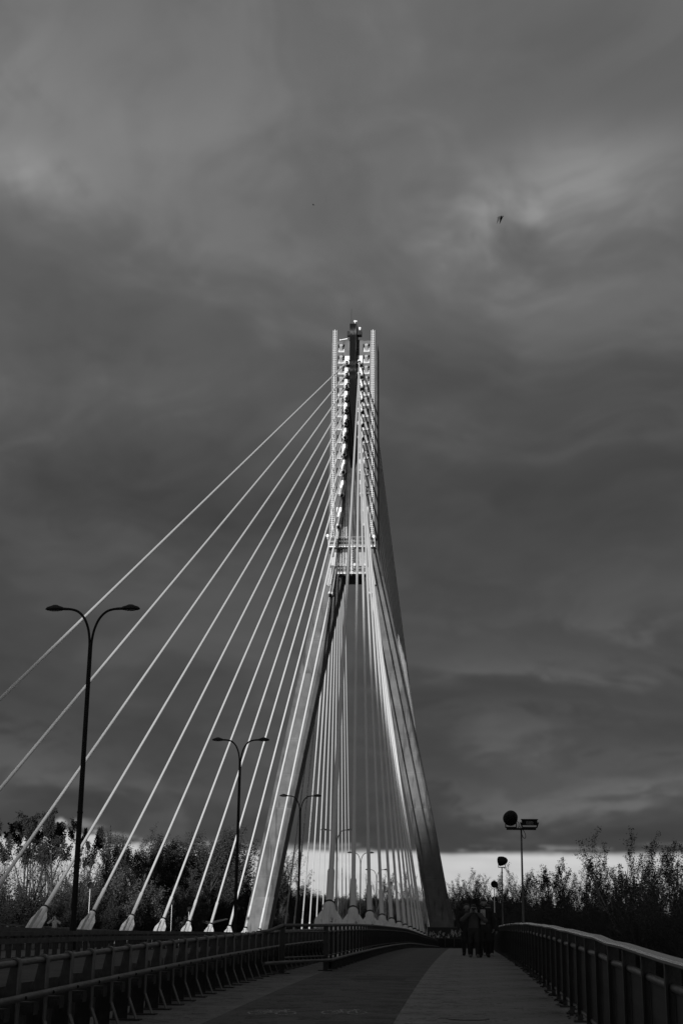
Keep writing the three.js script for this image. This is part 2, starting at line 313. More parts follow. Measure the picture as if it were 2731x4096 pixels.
{ // dark steel spine standing proud of the head, with its boxes, lamps and antenna
  const w = 0.87, x0 = -13.79, x1 = x0 + w;
  const sec = (y, zf, a = x0, b = x1) => [V(a, y, zf), V(b, y, zf), V(b, y, -171.5), V(a, y, -171.5)];
  const g = sweepSections([sec(57.1, ZF + 0.1, x0 + 0.12, x1 - 0.12), sec(58.3, ZF + 1.3, x0 + 0.04, x1 - 0.04), sec(60, ZF + 2.0), sec(75.95, ZF + 2.0)]);
  local(g); const p = g.attributes.position, n = g.attributes.normal, uv = [];
  for (let i = 0; i < p.count; i++) uv.push(Math.abs(n.getX(i)) > 0.5 ? 0.1 : (p.getX(i) + XC - x0) / w, (p.getY(i) - 1 - 56.5) / 20);
  g.setAttribute('uv', new THREE.Float32BufferAttribute(uv, 2));
  const spine = part('steel_spine', g, M.spine, pylon);
  const L = (x, y, z) => [x - XC, y + 1, z + 172.5];
  part('junction_box', box(0.36, 0.62, 0.5), M.blackBox, spine, L(-13.98, 74.85, -169.0));
  part('junction_box', box(0.62, 0.62, 0.9), M.blackBox, spine, L(-12.62, 74.95, -169.2));
  part('beacon_lamp', merge([new THREE.CylinderGeometry(0.16, 0.15, 0.22, 16), new THREE.CylinderGeometry(0.1, 0.1, 0.16, 12).translate(0, -0.19, 0)]), M.whiteClean, spine, L(-12.55, 75.58, -168.95));
  const bl = part('beacon_lamp', merge([new THREE.SphereGeometry(0.155, 14, 10).translate(-0.09, 0, 0), new THREE.SphereGeometry(0.11, 14, 10).translate(0.13, -0.01, 0.05), new THREE.CylinderGeometry(0.05, 0.05, 0.25, 8).translate(-0.05, -0.24, 0)]), M.whiteClean, spine, L(-13.1, 76.42, -168.6));
  part('lamp_stem', merge([new THREE.CylinderGeometry(0.08, 0.11, 0.2, 10), box(0.4, 0.05, 0.2, 0, -0.1, 0)]), M.blackBox, bl, [-0.05, -0.4, 0]);
  part('antenna', new THREE.CylinderGeometry(0.016, 0.026, 2.2, 6), M.blackBox, spine, L(-13.62, 77.05, -168.5));
  part('tube_lamp', merge([rod(V(0, 0, 0), V(0.95, 0.16, 0), 0.05, 0.07), new THREE.SphereGeometry(0.11, 10, 8)]), M.whiteClean, pylon, L(-15.2, 74.62, -170.35));
}
function ladder(x0, x1, y0, y1, z, rungStep, guides) {
  const w = x1 - x0, r = [];
  for (const x of [0, w]) r.push(box(0.026, y1 - y0, 0.05, x, (y1 - y0) / 2, 0));
  r.push(box(0.065, y1 - y0 + 0.08, 0.05, guides, (y1 - y0) / 2, 0.06));
  for (let y = 1; y < y1 - y0; y += 4) r.push(box(0.04, 0.04, Math.abs(z - ZF), 0, y, -Math.abs(z - ZF) / 2), box(0.04, 0.04, Math.abs(z - ZF), w, y, -Math.abs(z - ZF) / 2));
  const l = part('ladder', merge(r), M.ladder, pylon, [x0 - XC, y0 + 1, z + 172.5]);
  const rg = box(w, 0.028, 0.03, w / 2, 0, 0);
  for (let y = 0.15; y < y1 - y0; y += rungStep) part('rung', rg, M.ladder, l, [0, y, 0]);
}
ladder(-16.06, -15.60, 48.0, 75.75, ZF + 0.45, 0.245, 0.21);
ladder(-11.13, -10.69, 47.9, 75.65, ZF + 0.45, 0.245, 0.21);
ladder(-13.38, -13.10, 43.25, 47.5, ZF + 1.0, 0.30, 0.05);
part('conduit', box(0.08, 27, 0.2), M.darkSteel, pylon, [-16.14 - XC, 62.3, ZF + 0.2 + 172.5]);
function platform(x0, x1, y, deep, h, posts, wrap) {
  const w = x1 - x0, L = [x0 - XC, y + 1, ZF + 172.5];
  const p = part('platform', merge([box(w, 0.12, deep, w / 2, 0, deep / 2 + 0.004), box(w + 0.06, 0.16, 0.06, w / 2, -0.01, deep + 0.03)]), M.white, pylon, L);
  const br = merge([box(0.08, 0.22, deep, 0, -0.17, deep / 2 + 0.004), rod(V(0, -0.75, 0.02), V(0, -0.25, deep - 0.1), 0.03)]);
  for (let i = 0; i < 5; i++) part('bracket', br, M.darkSteel, p, [0.15 + i * (w - 0.3) / 4, 0, 0]);
  const r = []; for (const yy of [0.22, h * 0.55, h]) { r.push(rod(V(0, yy, deep), V(w, yy, deep), 0.022)); for (const x of [0, w]) r.push(rod(V(x, yy, deep), V(x, yy, 0), 0.022)); }
  for (let i = 0; i <= posts; i++) r.push(rod(V(w * i / posts, 0, deep), V(w * i / posts, h, deep), 0.026));
  part('guard_rail', merge(r), M.ladder, p);
  return p;
}
platform(-16.25, -10.5, 46.66, 0.85, 1.2, 6);
platform(-15.05, -11.62, 43.22, 1.0, 1.15, 4);
{
  const L = (x, y, z) => [x - XC, y + 1, z + 172.5];
  const flood = merge([new THREE.SphereGeometry(0.2, 16, 10).scale(1, 1.15, 0.7), rod(V(0, -0.2, 0), V(0, -0.45, 0), 0.03)]);
  for (const [x, y, z] of [[-16.35, 48.0, ZF + 1.0], [-13.0, 44.25, ZF + 1.1], [-11.72, 44.25, ZF + 1.1], [-10.62, 47.85, ZF + 1.0]]) part('floodlight', flood, M.whiteClean, pylon, L(x, y, z));
  for (const [x0, x1, y0, y1] of [[-15.58, -13.75, 44.35, 46.1], [-15.97, -15.585, 44.45, 45.5], [-12.75, -11.5, 44.35, 46.1], [-15.4, -13.95, 47.9, 49.4]]) part('cover_panel', box(x1 - x0, y1 - y0, 0.03), M.patch, pylon, L((x0 + x1) / 2, (y0 + y1) / 2, ZF + 0.016));
  part('cable_duct', box(0.24, 4.0, 0.22), M.darkSteel, pylon, L(-12.9, 45.6, ZF + 0.12));
  part('cylinder_box', merge([new THREE.CylinderGeometry(0.13, 0.13, 0.75, 14), new THREE.CylinderGeometry(0.1, 0.1, 0.55, 14).translate(0.05, -0.85, 0)]), M.galv, pylon, L(-12.72, 45.6, ZF + 0.5));
  for (const s of [-1, 1]) { // open guide channels of the steepest stay
    const t = nearTop(s, 11), b = nearBase(s, 11), q = frame(t.clone().sub(b));
    const c = part('guide_channel', merge([box(0.07, 2.4, 0.55, -0.28, 0, 0), box(0.07, 2.4, 0.55, 0.28, 0, 0)]), M.white, pylon, L(t.x + 0.1 * -s * 0.6, t.y + 2.2, t.z - 0.45)); c.quaternion.copy(q);
  }
}
// ------------------------------------------------------------------ stay cables
const ORD = ['first', 'second', 'third', 'fourth', 'fifth', 'sixth', 'seventh', 'eighth', 'ninth', 'tenth', 'eleventh', 'twelfth'];
{
  const SH = new THREE.CylinderGeometry(0.088, 0.088, 1, 28, 12, true).translate(0, 0.5, 0);
  const SLEEVE = merge([new THREE.CylinderGeometry(0.122, 0.122, 2.3, 16).translate(0, 1.2, 0), new THREE.CylinderGeometry(0.093, 0.126, 0.05, 16).translate(0, 2.325, 0)]);
  const COLLAR = new THREE.CylinderGeometry(0.18, 0.22, 0.16, 20), ring = [[0.2, -0.13], [0.32, -0.13], [0.325, -0.1], [0.325, 0.13], [0.2, 0.13], [0.2, -0.13]].map(([x, y]) => new THREE.Vector2(x, y));
  const RING = new THREE.LatheGeometry(ring, 28), BOOT = new THREE.CylinderGeometry(0.215, 0.115, 0.5, 18).translate(0, -0.3, 0);
  function stay(base, top, label, group, nearPlane) {
    const ax = top.clone().sub(base), L = ax.length(), sinE = ax.y / L, sc = (base.x > -10 ? 1.52 : 1.74) / sinE;
    const o = thing('stay_cable', label, 'stay cable', [base.x, base.y, base.z], group); o.quaternion.copy(frame(ax));
    const sh = part('sheath', SH, M.sheath, o, [0, sc, 0]); sh.scale.y = L - sc - 0.1;
    part('sleeve', SLEEVE, M.sheath, o, [0, sc, 0]);
    part('collar', COLLAR, M.boot, o, [0, sc, 0]);
    const pipe = part('anchor_pipe', new THREE.CylinderGeometry(0.205, 0.205, sc + 0.35, 20).translate(0, (sc - 0.35) / 2 - 0.08, 0), M.white, o);
    const shp = new THREE.Shape(); const h = sc; [[0.19, -0.4], [0.44, -0.4], [0.44, h * 0.66], [0.42, h * 0.72], [0.29, h * 0.84], [0.19, h * 0.92]].forEach(([x, y], i) => (i ? shp.lineTo(x, y) : shp.moveTo(x, y)));
    const fin = new THREE.ExtrudeGeometry(shp, { depth: 0.035, bevelEnabled: true, bevelSize: 0.004, bevelThickness: 0.004, bevelSegments: 1 }).translate(0, 0, -0.0175);
    for (let k = 0; k < 4; k++) { const f = part('fin', fin, M.white, o); f.rotation.y = k * Math.PI / 2; }
    if (nearPlane) {
      const tl = 0.8 / Math.abs(ax.z / L), up = Math.min(tl, 5);
      part('socket_tube', new THREE.CylinderGeometry(0.25, 0.25, up, 20).translate(0, up / 2, 0), M.capPaint, o, [0, L, 0]);
      part('socket_ring', RING, M.whiteClean, o, [0, L, 0]);
      part('socket_boot', BOOT, M.boot, o, [0, L, 0]);
    }
    return o;
  }
  function tagPaint(o, seed) { // dark scrawl sprayed on the round of the anchor pipe
    const cv = document.createElement('canvas'); cv.width = 256; cv.height = 256; const c = cv.getContext('2d'), r = rng(90 + seed);
    c.fillStyle = '#000'; c.fillRect(0, 0, 256, 256); c.strokeStyle = '#fff'; c.lineWidth = 13; c.lineCap = 'round';
    for (let k = 0; k < 4; k++) { c.beginPath(); c.moveTo(60 + r() * 140, 60 + r() * 140); c.quadraticCurveTo(40 + r() * 180, 40 + r() * 180, 60 + r() * 140, 60 + r() * 150); c.stroke(); }
    const g = new THREE.CylinderGeometry(0.2085, 0.2085, 0.5, 14, 1, true, 0.05, 1.1), base_y = seed ? 1.75 : 1.9;
    part('sprayed_scrawl', g, grey(0.05, 0.9, 0, { alphaMap: new THREE.CanvasTexture(cv), transparent: true }), o, [0, base_y, 0]);
  }
  for (let i = 0; i < 12; i++) {
    const w = i === 0 ? 'topmost and shallowest' : i === 11 ? 'lowest and steepest, close before the left leg' : `${ORD[i]} counted down from the top`;
    stay(nearBase(-1, i), nearTop(-1, i), `white cable of the left foreground fan, ${w}`, 'stay cables of the left foreground fan', true);
    const u = i === 0 ? 'thickest looking and nearest the camera' : i === 11 ? 'farthest back, close before the right leg' : `${ORD[i]} counted back from the camera`;
    const cableR = stay(nearBase(1, i), nearTop(1, i), `white cable rising beside the walkway railing, ${u}`, 'stay cables beside the walkway', true);
    if (i < 3) tagPaint(cableR, i);
  }
  for (let i = 0; i < 12; i++) for (const s of [-1, 1]) {
    const c = capTopAt(s, i), b = farBase(s, i), dir = c.clone().sub(b), k = (ZB - 0.05 - b.z) / dir.z, t = b.clone().addScaledVector(dir, k), n = 12 - i;
    stay(b, t, s < 0 ? `thin far cable between the pylon legs, ${ORD[n - 1]} right of the left leg` : `dark far cable right of the pylon, ${ORD[n - 1]} out from the right leg`, s < 0 ? 'far stay cables seen between the legs' : 'dark far stay cables right of the pylon', false);
  }
}
// ------------------------------------------------------------------ right walkway railing
function polyTube(path, r, seg = 8) { // straight pieces through points, one mesh
  return merge(path.slice(1).map((b, i) => rod(path[i], b, r, r, seg)));
}
{
  const o = thing('walkway_railing', 'long metal railing with shiny wide handrail along the right edge of the walkway', 'railing', [1.32, deckY(6), -6]);
  const at = (d, h, off = 0) => V(railRX(d) + off - 1.32, deckY(d) + h - deckY(6), -d + 6);
  const r = rng(4), ds = []; for (let d = 6; d <= 164; d += d < 80 ? 1.3 : 1.35) ds.push(d);
  const wob = ds.map(() => (r() - 0.5) * 0.022);
  const H = 0.99;
  // handrail: wide rounded profile
  const prof = []; for (let k = 0; k < 16; k++) { const a = k / 16 * 2 * Math.PI, c = Math.cos(a), q = Math.sin(a); prof.push([-0.056 * Math.sign(c) * Math.abs(c) ** 0.7, 0.026 * Math.sign(q) * Math.abs(q) ** 0.7]); }
  const secs = ds.map((d, i) => { const p = at(d, H + wob[i]); return prof.map(([x, y]) => V(p.x + x, p.y + y, p.z)).reverse(); });
  const hg = mergeVertices(sweepSections(secs.map((q) => q.slice().reverse()), false).deleteAttribute('normal'), 1e-4); hg.computeVertexNormals(); part('handrail', hg, M.handrail, o);
  part('upper_tube', polyTube(ds.map((d, i) => at(d, H - 0.17 + wob[i], 0.02)), 0.03), M.railTube, o);
  part('lower_tube', polyTube(ds.map((d, i) => at(d, 0.115, 0.02)), 0.022), M.railTube, o);
  const post = merge([box(0.05, H - 0.03, 0.014, 0.0, (H - 0.03) / 2, 0), box(0.014, H - 0.03, 0.07, -0.028, (H - 0.03) / 2, 0), box(0.16, 0.02, 0.12, 0, 0.012, 0), box(0.085, 0.2, 0.016, 0.03, H - 0.13, 0)]);
  // infill: a close grid of upright bars welded to a frame
  const bars = []; for (let k = 0; k < 40; k++) bars.push(box(0.006, 0.66, 0.0245, 0, 0, -0.6 + k * 1.2 / 39)); bars.push(box(0.012, 0.02, 1.22, 0, 0.33, 0), box(0.012, 0.02, 1.22, 0, -0.33, 0));
  const panel = merge(bars);
  ds.forEach((d, i) => {
    const p = at(d, 0); part('post', post, M.railPost, o, [p.x, p.y, p.z]);
    if (i + 1 < ds.length) { const a = at(d, 0.475, 0.03), b = at(ds[i + 1], 0.475, 0.03), m = a.clone().lerp(b, 0.5), q = part('infill_panel', panel, M.infill, o, [m.x, m.y, m.z]); q.lookAt(b.clone().add(o.position)); }
  });
}
{ // dry leaves caught along the foot of the right railing
  const r = rng(64), p = []; const q = (x, y, z) => p.push(x, y, z);
  for (let k = 0; k < 900; k++) {
    const c = Math.floor(r() * 26), d = 9 + c * 2.3 + (r() - 0.5) * (c % 3 ? 0.5 : 1.6), x = railRX(d) - 0.02 + (r() - 0.6) * 0.16, y = deckY(d) + 0.012 + r() * r() * (c % 3 ? 0.2 : 0.06), s = 0.02 + 0.03 * r(), a = r() * 6.28, b = (r() - 0.5) * 1.4;
    const u = [Math.cos(a) * s, Math.sin(b) * s * 0.7, Math.sin(a) * s], v = [-Math.sin(a) * s * 0.6, Math.cos(b) * s * 0.3, Math.cos(a) * s * 0.6];
    q(x + u[0], y + u[1], -d + u[2]); q(x + v[0], y + v[1], -d + v[2]); q(x - u[0], y - u[1] * 0.3, -d - u[2]);
    q(x + u[0], y + u[1], -d + u[2]); q(x - u[0], y - u[1] * 0.3, -d - u[2]); q(x - v[0], y - v[1] * 0.3, -d - v[2]);
  }
  const g = new THREE.BufferGeometry(); g.setAttribute('position', new THREE.Float32BufferAttribute(p, 3)); g.computeVertexNormals();
  const o = part('leaf_litter', g, grey(0.03, 0.9, 0, { side: THREE.DoubleSide }), scene); o.userData = { label: 'dark dry leaves caught along the foot of the right railing', category: 'leaf litter', kind: 'stuff' };
}
// ------------------------------------------------------------------ left walkway railing, from the jog at 29 m up to the pylon
{
  const PX = [[29.4, -3.62], [31.3, -2.93], [42, -2.9], [60, -3.0], [100, -3.0], [164, -2.95]], x = (d) => curve(PX, d);
  const o = thing('cycle_path_railing', 'dark railing curving along the left side of the walkway before the cable anchors', 'railing', [-2.93, deckY(31.3), -31.3]);
  const at = (d, h, off = 0) => V(x(d) + off + 2.93, deckY(d) + h - deckY(31.3), -d + 31.3);
  const ds = [29.4, 31.3]; for (let d = 32.4; d <= 164; d += 1.12) ds.push(d);
  const H = 0.92;
  part('handrail', merge([rod(at(27.8, H - 0.12, -0.28), at(28.6, H - 0.1, -0.16), 0.032), rod(at(28.6, H - 0.1, -0.16), at(29.4, H, 0), 0.034), polyTube(ds.map((d) => at(d, H)), 0.034)]), M.railPaint, o);
  part('upper_tube', polyTube(ds.map((d) => at(d, H - 0.13)), 0.022), M.railTube, o);
  part('lower_tube', polyTube(ds.map((d) => at(d, 0.30)), 0.018), M.railTube, o);
  part('kick_rail', polyTube([at(27.6, 0.24, -0.12), ...ds.map((d) => at(d, 0.22, 0.12))], 0.034), M.railTube, o);
  const post = merge([box(0.05, H, 0.014, 0, H / 2, 0), box(0.014, H, 0.06, 0.028, H / 2, 0), box(0.26, 0.2, 0.014, 0.02, 0.1, 0), box(0.28, 0.02, 0.12, 0.02, 0.012, 0)]);
  const big = merge([box(0.1, H, 0.05, 0, H / 2, 0), box(0.3, 0.02, 0.16, 0, 0.012, 0)]);
  const bars = []; for (let k = 0; k < 26; k++) bars.push(box(0.006, 0.48, 0.024, 0, 0, -0.5 + k / 25)); bars.push(box(0.012, 0.02, 1.04, 0, 0.24, 0), box(0.012, 0.02, 1.04, 0, -0.24, 0));
  const panel = merge(bars);
  ds.forEach((d, i) => {
    const p = at(d, 0); part('post', i < 2 ? big : post, M.railPost, o, [p.x, p.y, p.z]);
    if (i > 0 && i + 1 < ds.length) { const a = at(d, 0.545, -0.03), b = at(ds[i + 1], 0.545, -0.03), m = a.clone().lerp(b, 0.5), q = part('infill_panel', panel, M.infill, o, [m.x, m.y, m.z]); q.lookAt(b.clone().add(o.position)); }
  });
}
// ------------------------------------------------------------------ crash barriers
function barrierPost(s, H) { // web across the bridge, flange on the walkway side kinked outwards at the foot; s = side of the flange
  const web = new THREE.Shape(); [[-0.17, 0], [0.0, 0], [0.004, 0.24], [0.004, H - 0.03], [-0.07, H - 0.03], [-0.15, H * 0.45]].forEach(([x, y], i) => (i ? web.lineTo(x, y) : web.moveTo(x, y)));
  const w = new THREE.ExtrudeGeometry(web, { depth: 0.012, bevelEnabled: false }).translate(0, 0, -0.006);
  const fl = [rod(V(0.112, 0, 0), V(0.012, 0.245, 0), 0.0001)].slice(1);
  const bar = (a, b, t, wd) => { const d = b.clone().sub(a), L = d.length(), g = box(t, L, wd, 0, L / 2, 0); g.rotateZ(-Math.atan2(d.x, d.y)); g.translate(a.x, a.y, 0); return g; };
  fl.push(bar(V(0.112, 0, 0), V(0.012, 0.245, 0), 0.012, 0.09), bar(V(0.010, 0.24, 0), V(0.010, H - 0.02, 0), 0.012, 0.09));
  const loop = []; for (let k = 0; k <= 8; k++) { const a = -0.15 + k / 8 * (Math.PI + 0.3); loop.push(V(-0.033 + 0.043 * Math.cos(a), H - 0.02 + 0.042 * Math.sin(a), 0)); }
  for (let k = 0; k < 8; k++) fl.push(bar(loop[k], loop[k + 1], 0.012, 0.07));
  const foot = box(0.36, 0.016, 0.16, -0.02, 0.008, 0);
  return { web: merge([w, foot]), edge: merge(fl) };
}
{
  const H = 0.80, X = -3.83, d0 = 9.2, o = thing('crash_barrier', 'grey steel crash barrier with bent posts and two tubes in the left foreground', 'crash barrier', [X, deckY(d0), -d0]);
  const at = (d, h, off = 0) => V(off, deckY(d) + h - deckY(d0), -d + d0);
  const ds = []; for (let d = d0; d < 41.6; d += 0.85) ds.push(d);
  const post = barrierPost(1, H);
  part('top_tube', polyTube(ds.map((d) => at(d, H - 0.02, -0.035)), 0.029, 12), M.railTube, o);
  part('middle_tube', polyTube(ds.map((d) => at(d, 0.50, 0.047)), 0.031, 12), M.railTube, o);
  const bolts = []; ds.forEach((d) => { const p = at(d, 0.50, 0.078); bolts.push(new THREE.SphereGeometry(0.016, 6, 4).translate(p.x, p.y, p.z)); });
  part('bolt', merge(bolts), M.boot, o, null, { kind: 'stuff' });
  const sheet = merge([box(0.012, 0.34, 0.60, 0, 0, 0)]), clamp_ = merge([box(0.14, 0.11, 0.16), box(0.05, 0.05, 0.24, 0.04, 0.0, 0)]);
  ds.forEach((d, i) => {
    const p = at(d, 0), ps = part('post', post.web, M.railPost, o, [p.x, p.y, p.z]); part('flange', post.edge, M.litEdge, ps);
    const q = at(d - 0.22, 0.37, -0.08); part('rail_bracket', clamp_, M.railPost, o, [q.x, q.y, q.z]);
  });
  part('rear_sheet', merge(ds.slice(0, -1).map((d) => { const a = at(d + 0.42, 0.31, -0.3); return box(0.012, 0.5, 0.74, a.x, a.y, a.z); })), M.railPaint, o);
  const d = 41.7, e = thing('barrier_end_plate', 'narrow light ribbed plate closing the crash barrier end behind the railing', 'end plate', [-4.08, deckY(d), -d]);
  part('plate', boxUV(box(0.21, 0.93, 0.03, 0, 0.465, 0), 1), M.patch, e);
  for (let k = 0; k < 6; k++) part('rib', box(0.014, 0.70, 0.02, -0.08 + k * 0.032, 0.46, 0.024), M.patch, e);
}
function boxBarrier(name, X, d0, d1, H, step, s, label, dDetail) {
  const o = thing(name, label, 'crash barrier', [X, deckY(d0), -d0]);
  const at = (d, h, off = 0) => V(off, deckY(d) + h - deckY(d0), -d + d0);
  const beam = (h, w, t, off) => { const ds = []; for (let d = d0; d <= d1; d += 4) ds.push(d); return boxUV(sweepSections(ds.map((d) => { const p = at(d, h, off); return [V(p.x - w, p.y - t, p.z), V(p.x + w, p.y - t, p.z), V(p.x + w, p.y + t, p.z), V(p.x - w, p.y + t, p.z)]; })), 2); };
  part('beam', beam(H - 0.055, 0.06, 0.055, 0), M.railPaint, o);
  part('beam', beam(H - 0.235, 0.05, 0.065, 0.03 * s), M.railPaint, o);
  const post = merge([box(0.13, H - 0.05, 0.012, -0.07 * s, (H - 0.05) / 2, 0), box(0.012, H - 0.05, 0.09, -0.01 * s, (H - 0.05) / 2, 0), box(0.3, 0.016, 0.16, -0.05 * s, 0.008, 0)]);
  const far = [];
  for (let d = d0; d <= d1; d += step) { const p = at(d, 0); if (d < dDetail) part('post', post, M.railPost, o, [p.x, p.y, p.z]); else far.push(box(0.13, H - 0.05, 0.03, p.x - 0.07 * s, p.y + (H - 0.05) / 2, p.z)); }
  if (far.length) part('post', merge(far), M.railPost, o, null, { kind: 'stuff' });
}
boxBarrier('median_barrier', -11.5, 26, 158, 0.66, 0.85, 1, 'long dark double beam barrier crossing the left behind the tube barrier', 74);
boxBarrier('median_barrier', -15.0, 34, 158, 0.66, 0.85, -1, 'second dark beam barrier close behind the double beam barrier at left', 36);
boxBarrier('roadside_barrier', -21.2, 58, 158, 0.74, 1.7, 1, 'low dark barrier with spaced posts before the left cable anchors', 100);
boxBarrier('parapet_railing', -28.2, 70, 160, 1.1, 2.0, 1, 'farthest dark parapet railing on the left edge of the bridge', 110);

// ------------------------------------------------------------------ double road lamps in the median
{
  const H = 11.3;
  const o = thing('road_lamp', 'nearest and tallest looking double armed road lamp, at left', 'street lamp', [-13.3, deckY(49.6), -49.6], 'double road lamps on the median');
  const pole = part('pole', merge([new THREE.CylinderGeometry(0.085, 0.14, 1.3, 14).translate(0, 0.65, 0), new THREE.CylinderGeometry(0.075, 0.10, H - 2.0, 14).translate(0, 1.3 + (H - 2.0) / 2, 0), new THREE.CylinderGeometry(0.105, 0.105, 0.06, 14).translate(0, 4.6, 0)]), M.lampPole, o);
  part('base_plate', box(0.4, 0.03, 0.4, 0, 0.015, 0), M.lampPole, o);
  for (const s of [-1, 1]) {
    const a = part('arm', tube([V(0.03 * s, H - 0.9, 0), V(0.05 * s, H - 0.55, 0), V(0.13 * s, H - 0.15, 0), V(0.30 * s, H + 0.22, 0), V(0.54 * s, H + 0.45, 0), V(0.80 * s, H + 0.53, 0), V(0.95 * s, H + 0.54, 0)], 0.045, 28, 8), M.lampPole, o);
    const prof = [[0.001, 0.17], [0.05, 0.165], [0.09, 0.13], [0.17, 0.085], [0.2, 0.03], [0.205, 0.0], [0.17, -0.03], [0.1, -0.05], [0.001, -0.055]].map(([x, y]) => new THREE.Vector2(x, y)).reverse();
    const head = part('lamp_head', merge([new THREE.LatheGeometry(prof, 24).scale(1.75, 1, 0.9).translate(1.39 * s, H + 0.53, 0), rod(V(0.88 * s, H + 0.54, 0), V(1.2 * s, H + 0.555, 0), 0.05, 0.055)]), M.lampHead, o);
    part('lens', new THREE.SphereGeometry(0.15, 16, 8).scale(1.6, 0.28, 0.8), M.lampGlass, head, [1.39 * s, H + 0.5, 0]);
  }
  const labels = ['second nearest double armed road lamp, its right head before the pylon leg', 'third nearest double armed road lamp, just right of the left pylon leg', 'fourth double armed road lamp, partly hidden by the thickest cable', 'fifth double armed road lamp against the bright horizon gap', 'sixth double armed road lamp, small before the bright horizon gap', 'farthest tiny double armed road lamp low among the anchor tops'];
  labels.forEach((l, i) => { const d = [85.3, 118, 152.9, 188.5, 223.5, 255.1][i], c = o.clone(); c.name = numbered('road_lamp'); c.position.set(-13.3, deckY(d), -d); c.userData = { ...o.userData, label: l }; scene.add(c); });
}
// ------------------------------------------------------------------ floodlight posts on the walkway edges
function floodHead(parent, x, y, z, turn, tilt) { // round theatre-like floodlight in a yoke
  const y0 = 0.27, prof = [[0.001, 0.27], [0.06, 0.255], [0.12, 0.2], [0.175, 0.08], [0.19, -0.02], [0.195, -0.1], [0.18, -0.1], [0.18, -0.05], [0.001, -0.03]].map(([a, b]) => new THREE.Vector2(a, b)).reverse();
  const bowl = new THREE.LatheGeometry(prof, 28); bowl.rotateX(-Math.PI / 2 + tilt); bowl.rotateY(turn); bowl.translate(0, y0, 0);
  const h = part('floodlight', bowl, M.blackBox, parent, [x, y, z]);
  const yoke = merge([box(0.30, 0.03, 0.05, 0, 0.015, 0), box(0.025, 0.26, 0.05, -0.14, 0.14, 0), box(0.025, 0.26, 0.05, 0.14, 0.14, 0)]);
  part('yoke', yoke, M.lampPole, h);
  part('cable', tube([V(0.15, 0.2, -0.05), V(0.21, 0.12, -0.02), V(0.2, 0.02, 0), V(0.12, -0.03, 0.02)], 0.007, 14, 5), M.blackBox, h);
}
function floodPost(x, d, H, label, turn, tilt, group, pale, turned = 0) {
  const o = thing('floodlight_post', label, 'floodlight post', [x, deckY(d), -d], group);
  part('pole', merge([new THREE.CylinderGeometry(0.024, 0.034, H, 12).translate(0, H / 2, 0), new THREE.CylinderGeometry(0.05, 0.05, 0.12, 12).translate(0, 0.06, 0)]), pale ? M.white : M.galv, o);
  floodHead(o, 0, H, 0, turn, tilt); return o;
}
{
  const o = thing('floodlight_post', 'nearest floodlight post with a round and a flat rectangular floodlight on a crossbar', 'floodlight post', [1.52, deckY(38.9), -38.9], 'floodlight posts along the right railing');
  const H = 3.40;
  part('pole', merge([new THREE.CylinderGeometry(0.022, 0.034, H, 12).translate(0, H / 2, 0), new THREE.CylinderGeometry(0.05, 0.05, 0.12, 12).translate(0, 0.06, 0)]), M.galv, o);
  part('crossbar', box(0.78, 0.05, 0.05, 0.0, H + 0.02, 0), M.lampPole, o);
  floodHead(o, -0.27, H + 0.045, 0, Math.PI + 0.15, 0.25);
  const f = part('floodlight', merge([box(0.41, 0.15, 0.16, 0, 0.15, 0), box(0.45, 0.02, 0.2, 0, 0.225, 0.0)]), M.blackBox, o, [0.22, H + 0.045, 0]); f.rotation.x = 0.1;
  part('gear_box', box(0.19, 0.09, 0.05, 0, 0.14, 0.105), M.galv, f);
  part('yoke', merge([box(0.40, 0.03, 0.04, 0, 0.015, 0), rod(V(-0.19, 0.02, 0), V(-0.235, 0.15, 0), 0.018), rod(V(0.19, 0.02, 0), V(0.235, 0.15, 0), 0.018)]), M.lampPole, f);
  part('cable', tube([V(-0.06, 0.03, 0.03), V(-0.02, -0.1, 0.04), V(0.02, -0.2, 0.04), V(0.06, -0.22, 0.04), V(0.08, -0.15, 0.04), V(0.03, -0.02, 0.04), V(-0.08, 0.1, 0.04)], 0.008, 24, 5), M.blackBox, o, [0.03, H - 0.01, 0.02]);
  const g = 'floodlight posts along the right railing';
  floodPost(1.55, 60.9, 3.34, 'second floodlight post on the right, its round lamp turned left against bright sky', Math.PI + 1.0, 0.1, g);
  floodPost(1.68, 84, 3.25, 'third floodlight post, pale pole rising right of the walking people', 0.3, 0.2, g, true);
  floodPost(2.3, 113, 3.4, 'fourth floodlight post, tiny dark lamp above the tall walker', -0.6, 0.1, g);
  const h = 'floodlight posts on the far left footpath';
  floodPost(-25, 97, 3.5, 'pale thin floodlight post right of the nearest road lamp among dark trees', 0.5, 0.2, h, true);
  floodPost(-25, 125, 3.3, 'pale thin floodlight post with round dark lamp between the middle left anchors', 0.5, 0.2, h, true);
  floodPost(-25, 133, 2.9, 'short pale floodlight post just left of the white winged canopy', -1.2, 0.5, h, true);
}
{ // white winged canopy far left beyond the anchors
  const o = thing('winged_canopy', 'small white canopy with two raised wings beyond the left cable anchors', 'canopy', [-32.9, -0.4, -190]);
  part('post', box(0.5, 2.2, 0.5, 0, 1.1, 0), M.whiteClean, o);
  for (const s of [-1, 1]) { const sh = new THREE.Shape(); [[0.1, 0], [2.2, 0.62], [2.22, 0.75], [0.1, 0.34]].forEach(([x, y], i) => (i ? sh.lineTo(s * x, y) : sh.moveTo(s * x, y))); part('wing', new THREE.ExtrudeGeometry(sh, { depth: 1.6, bevelEnabled: false }).translate(0, 2.0, -0.8), M.whiteClean, o); }
}
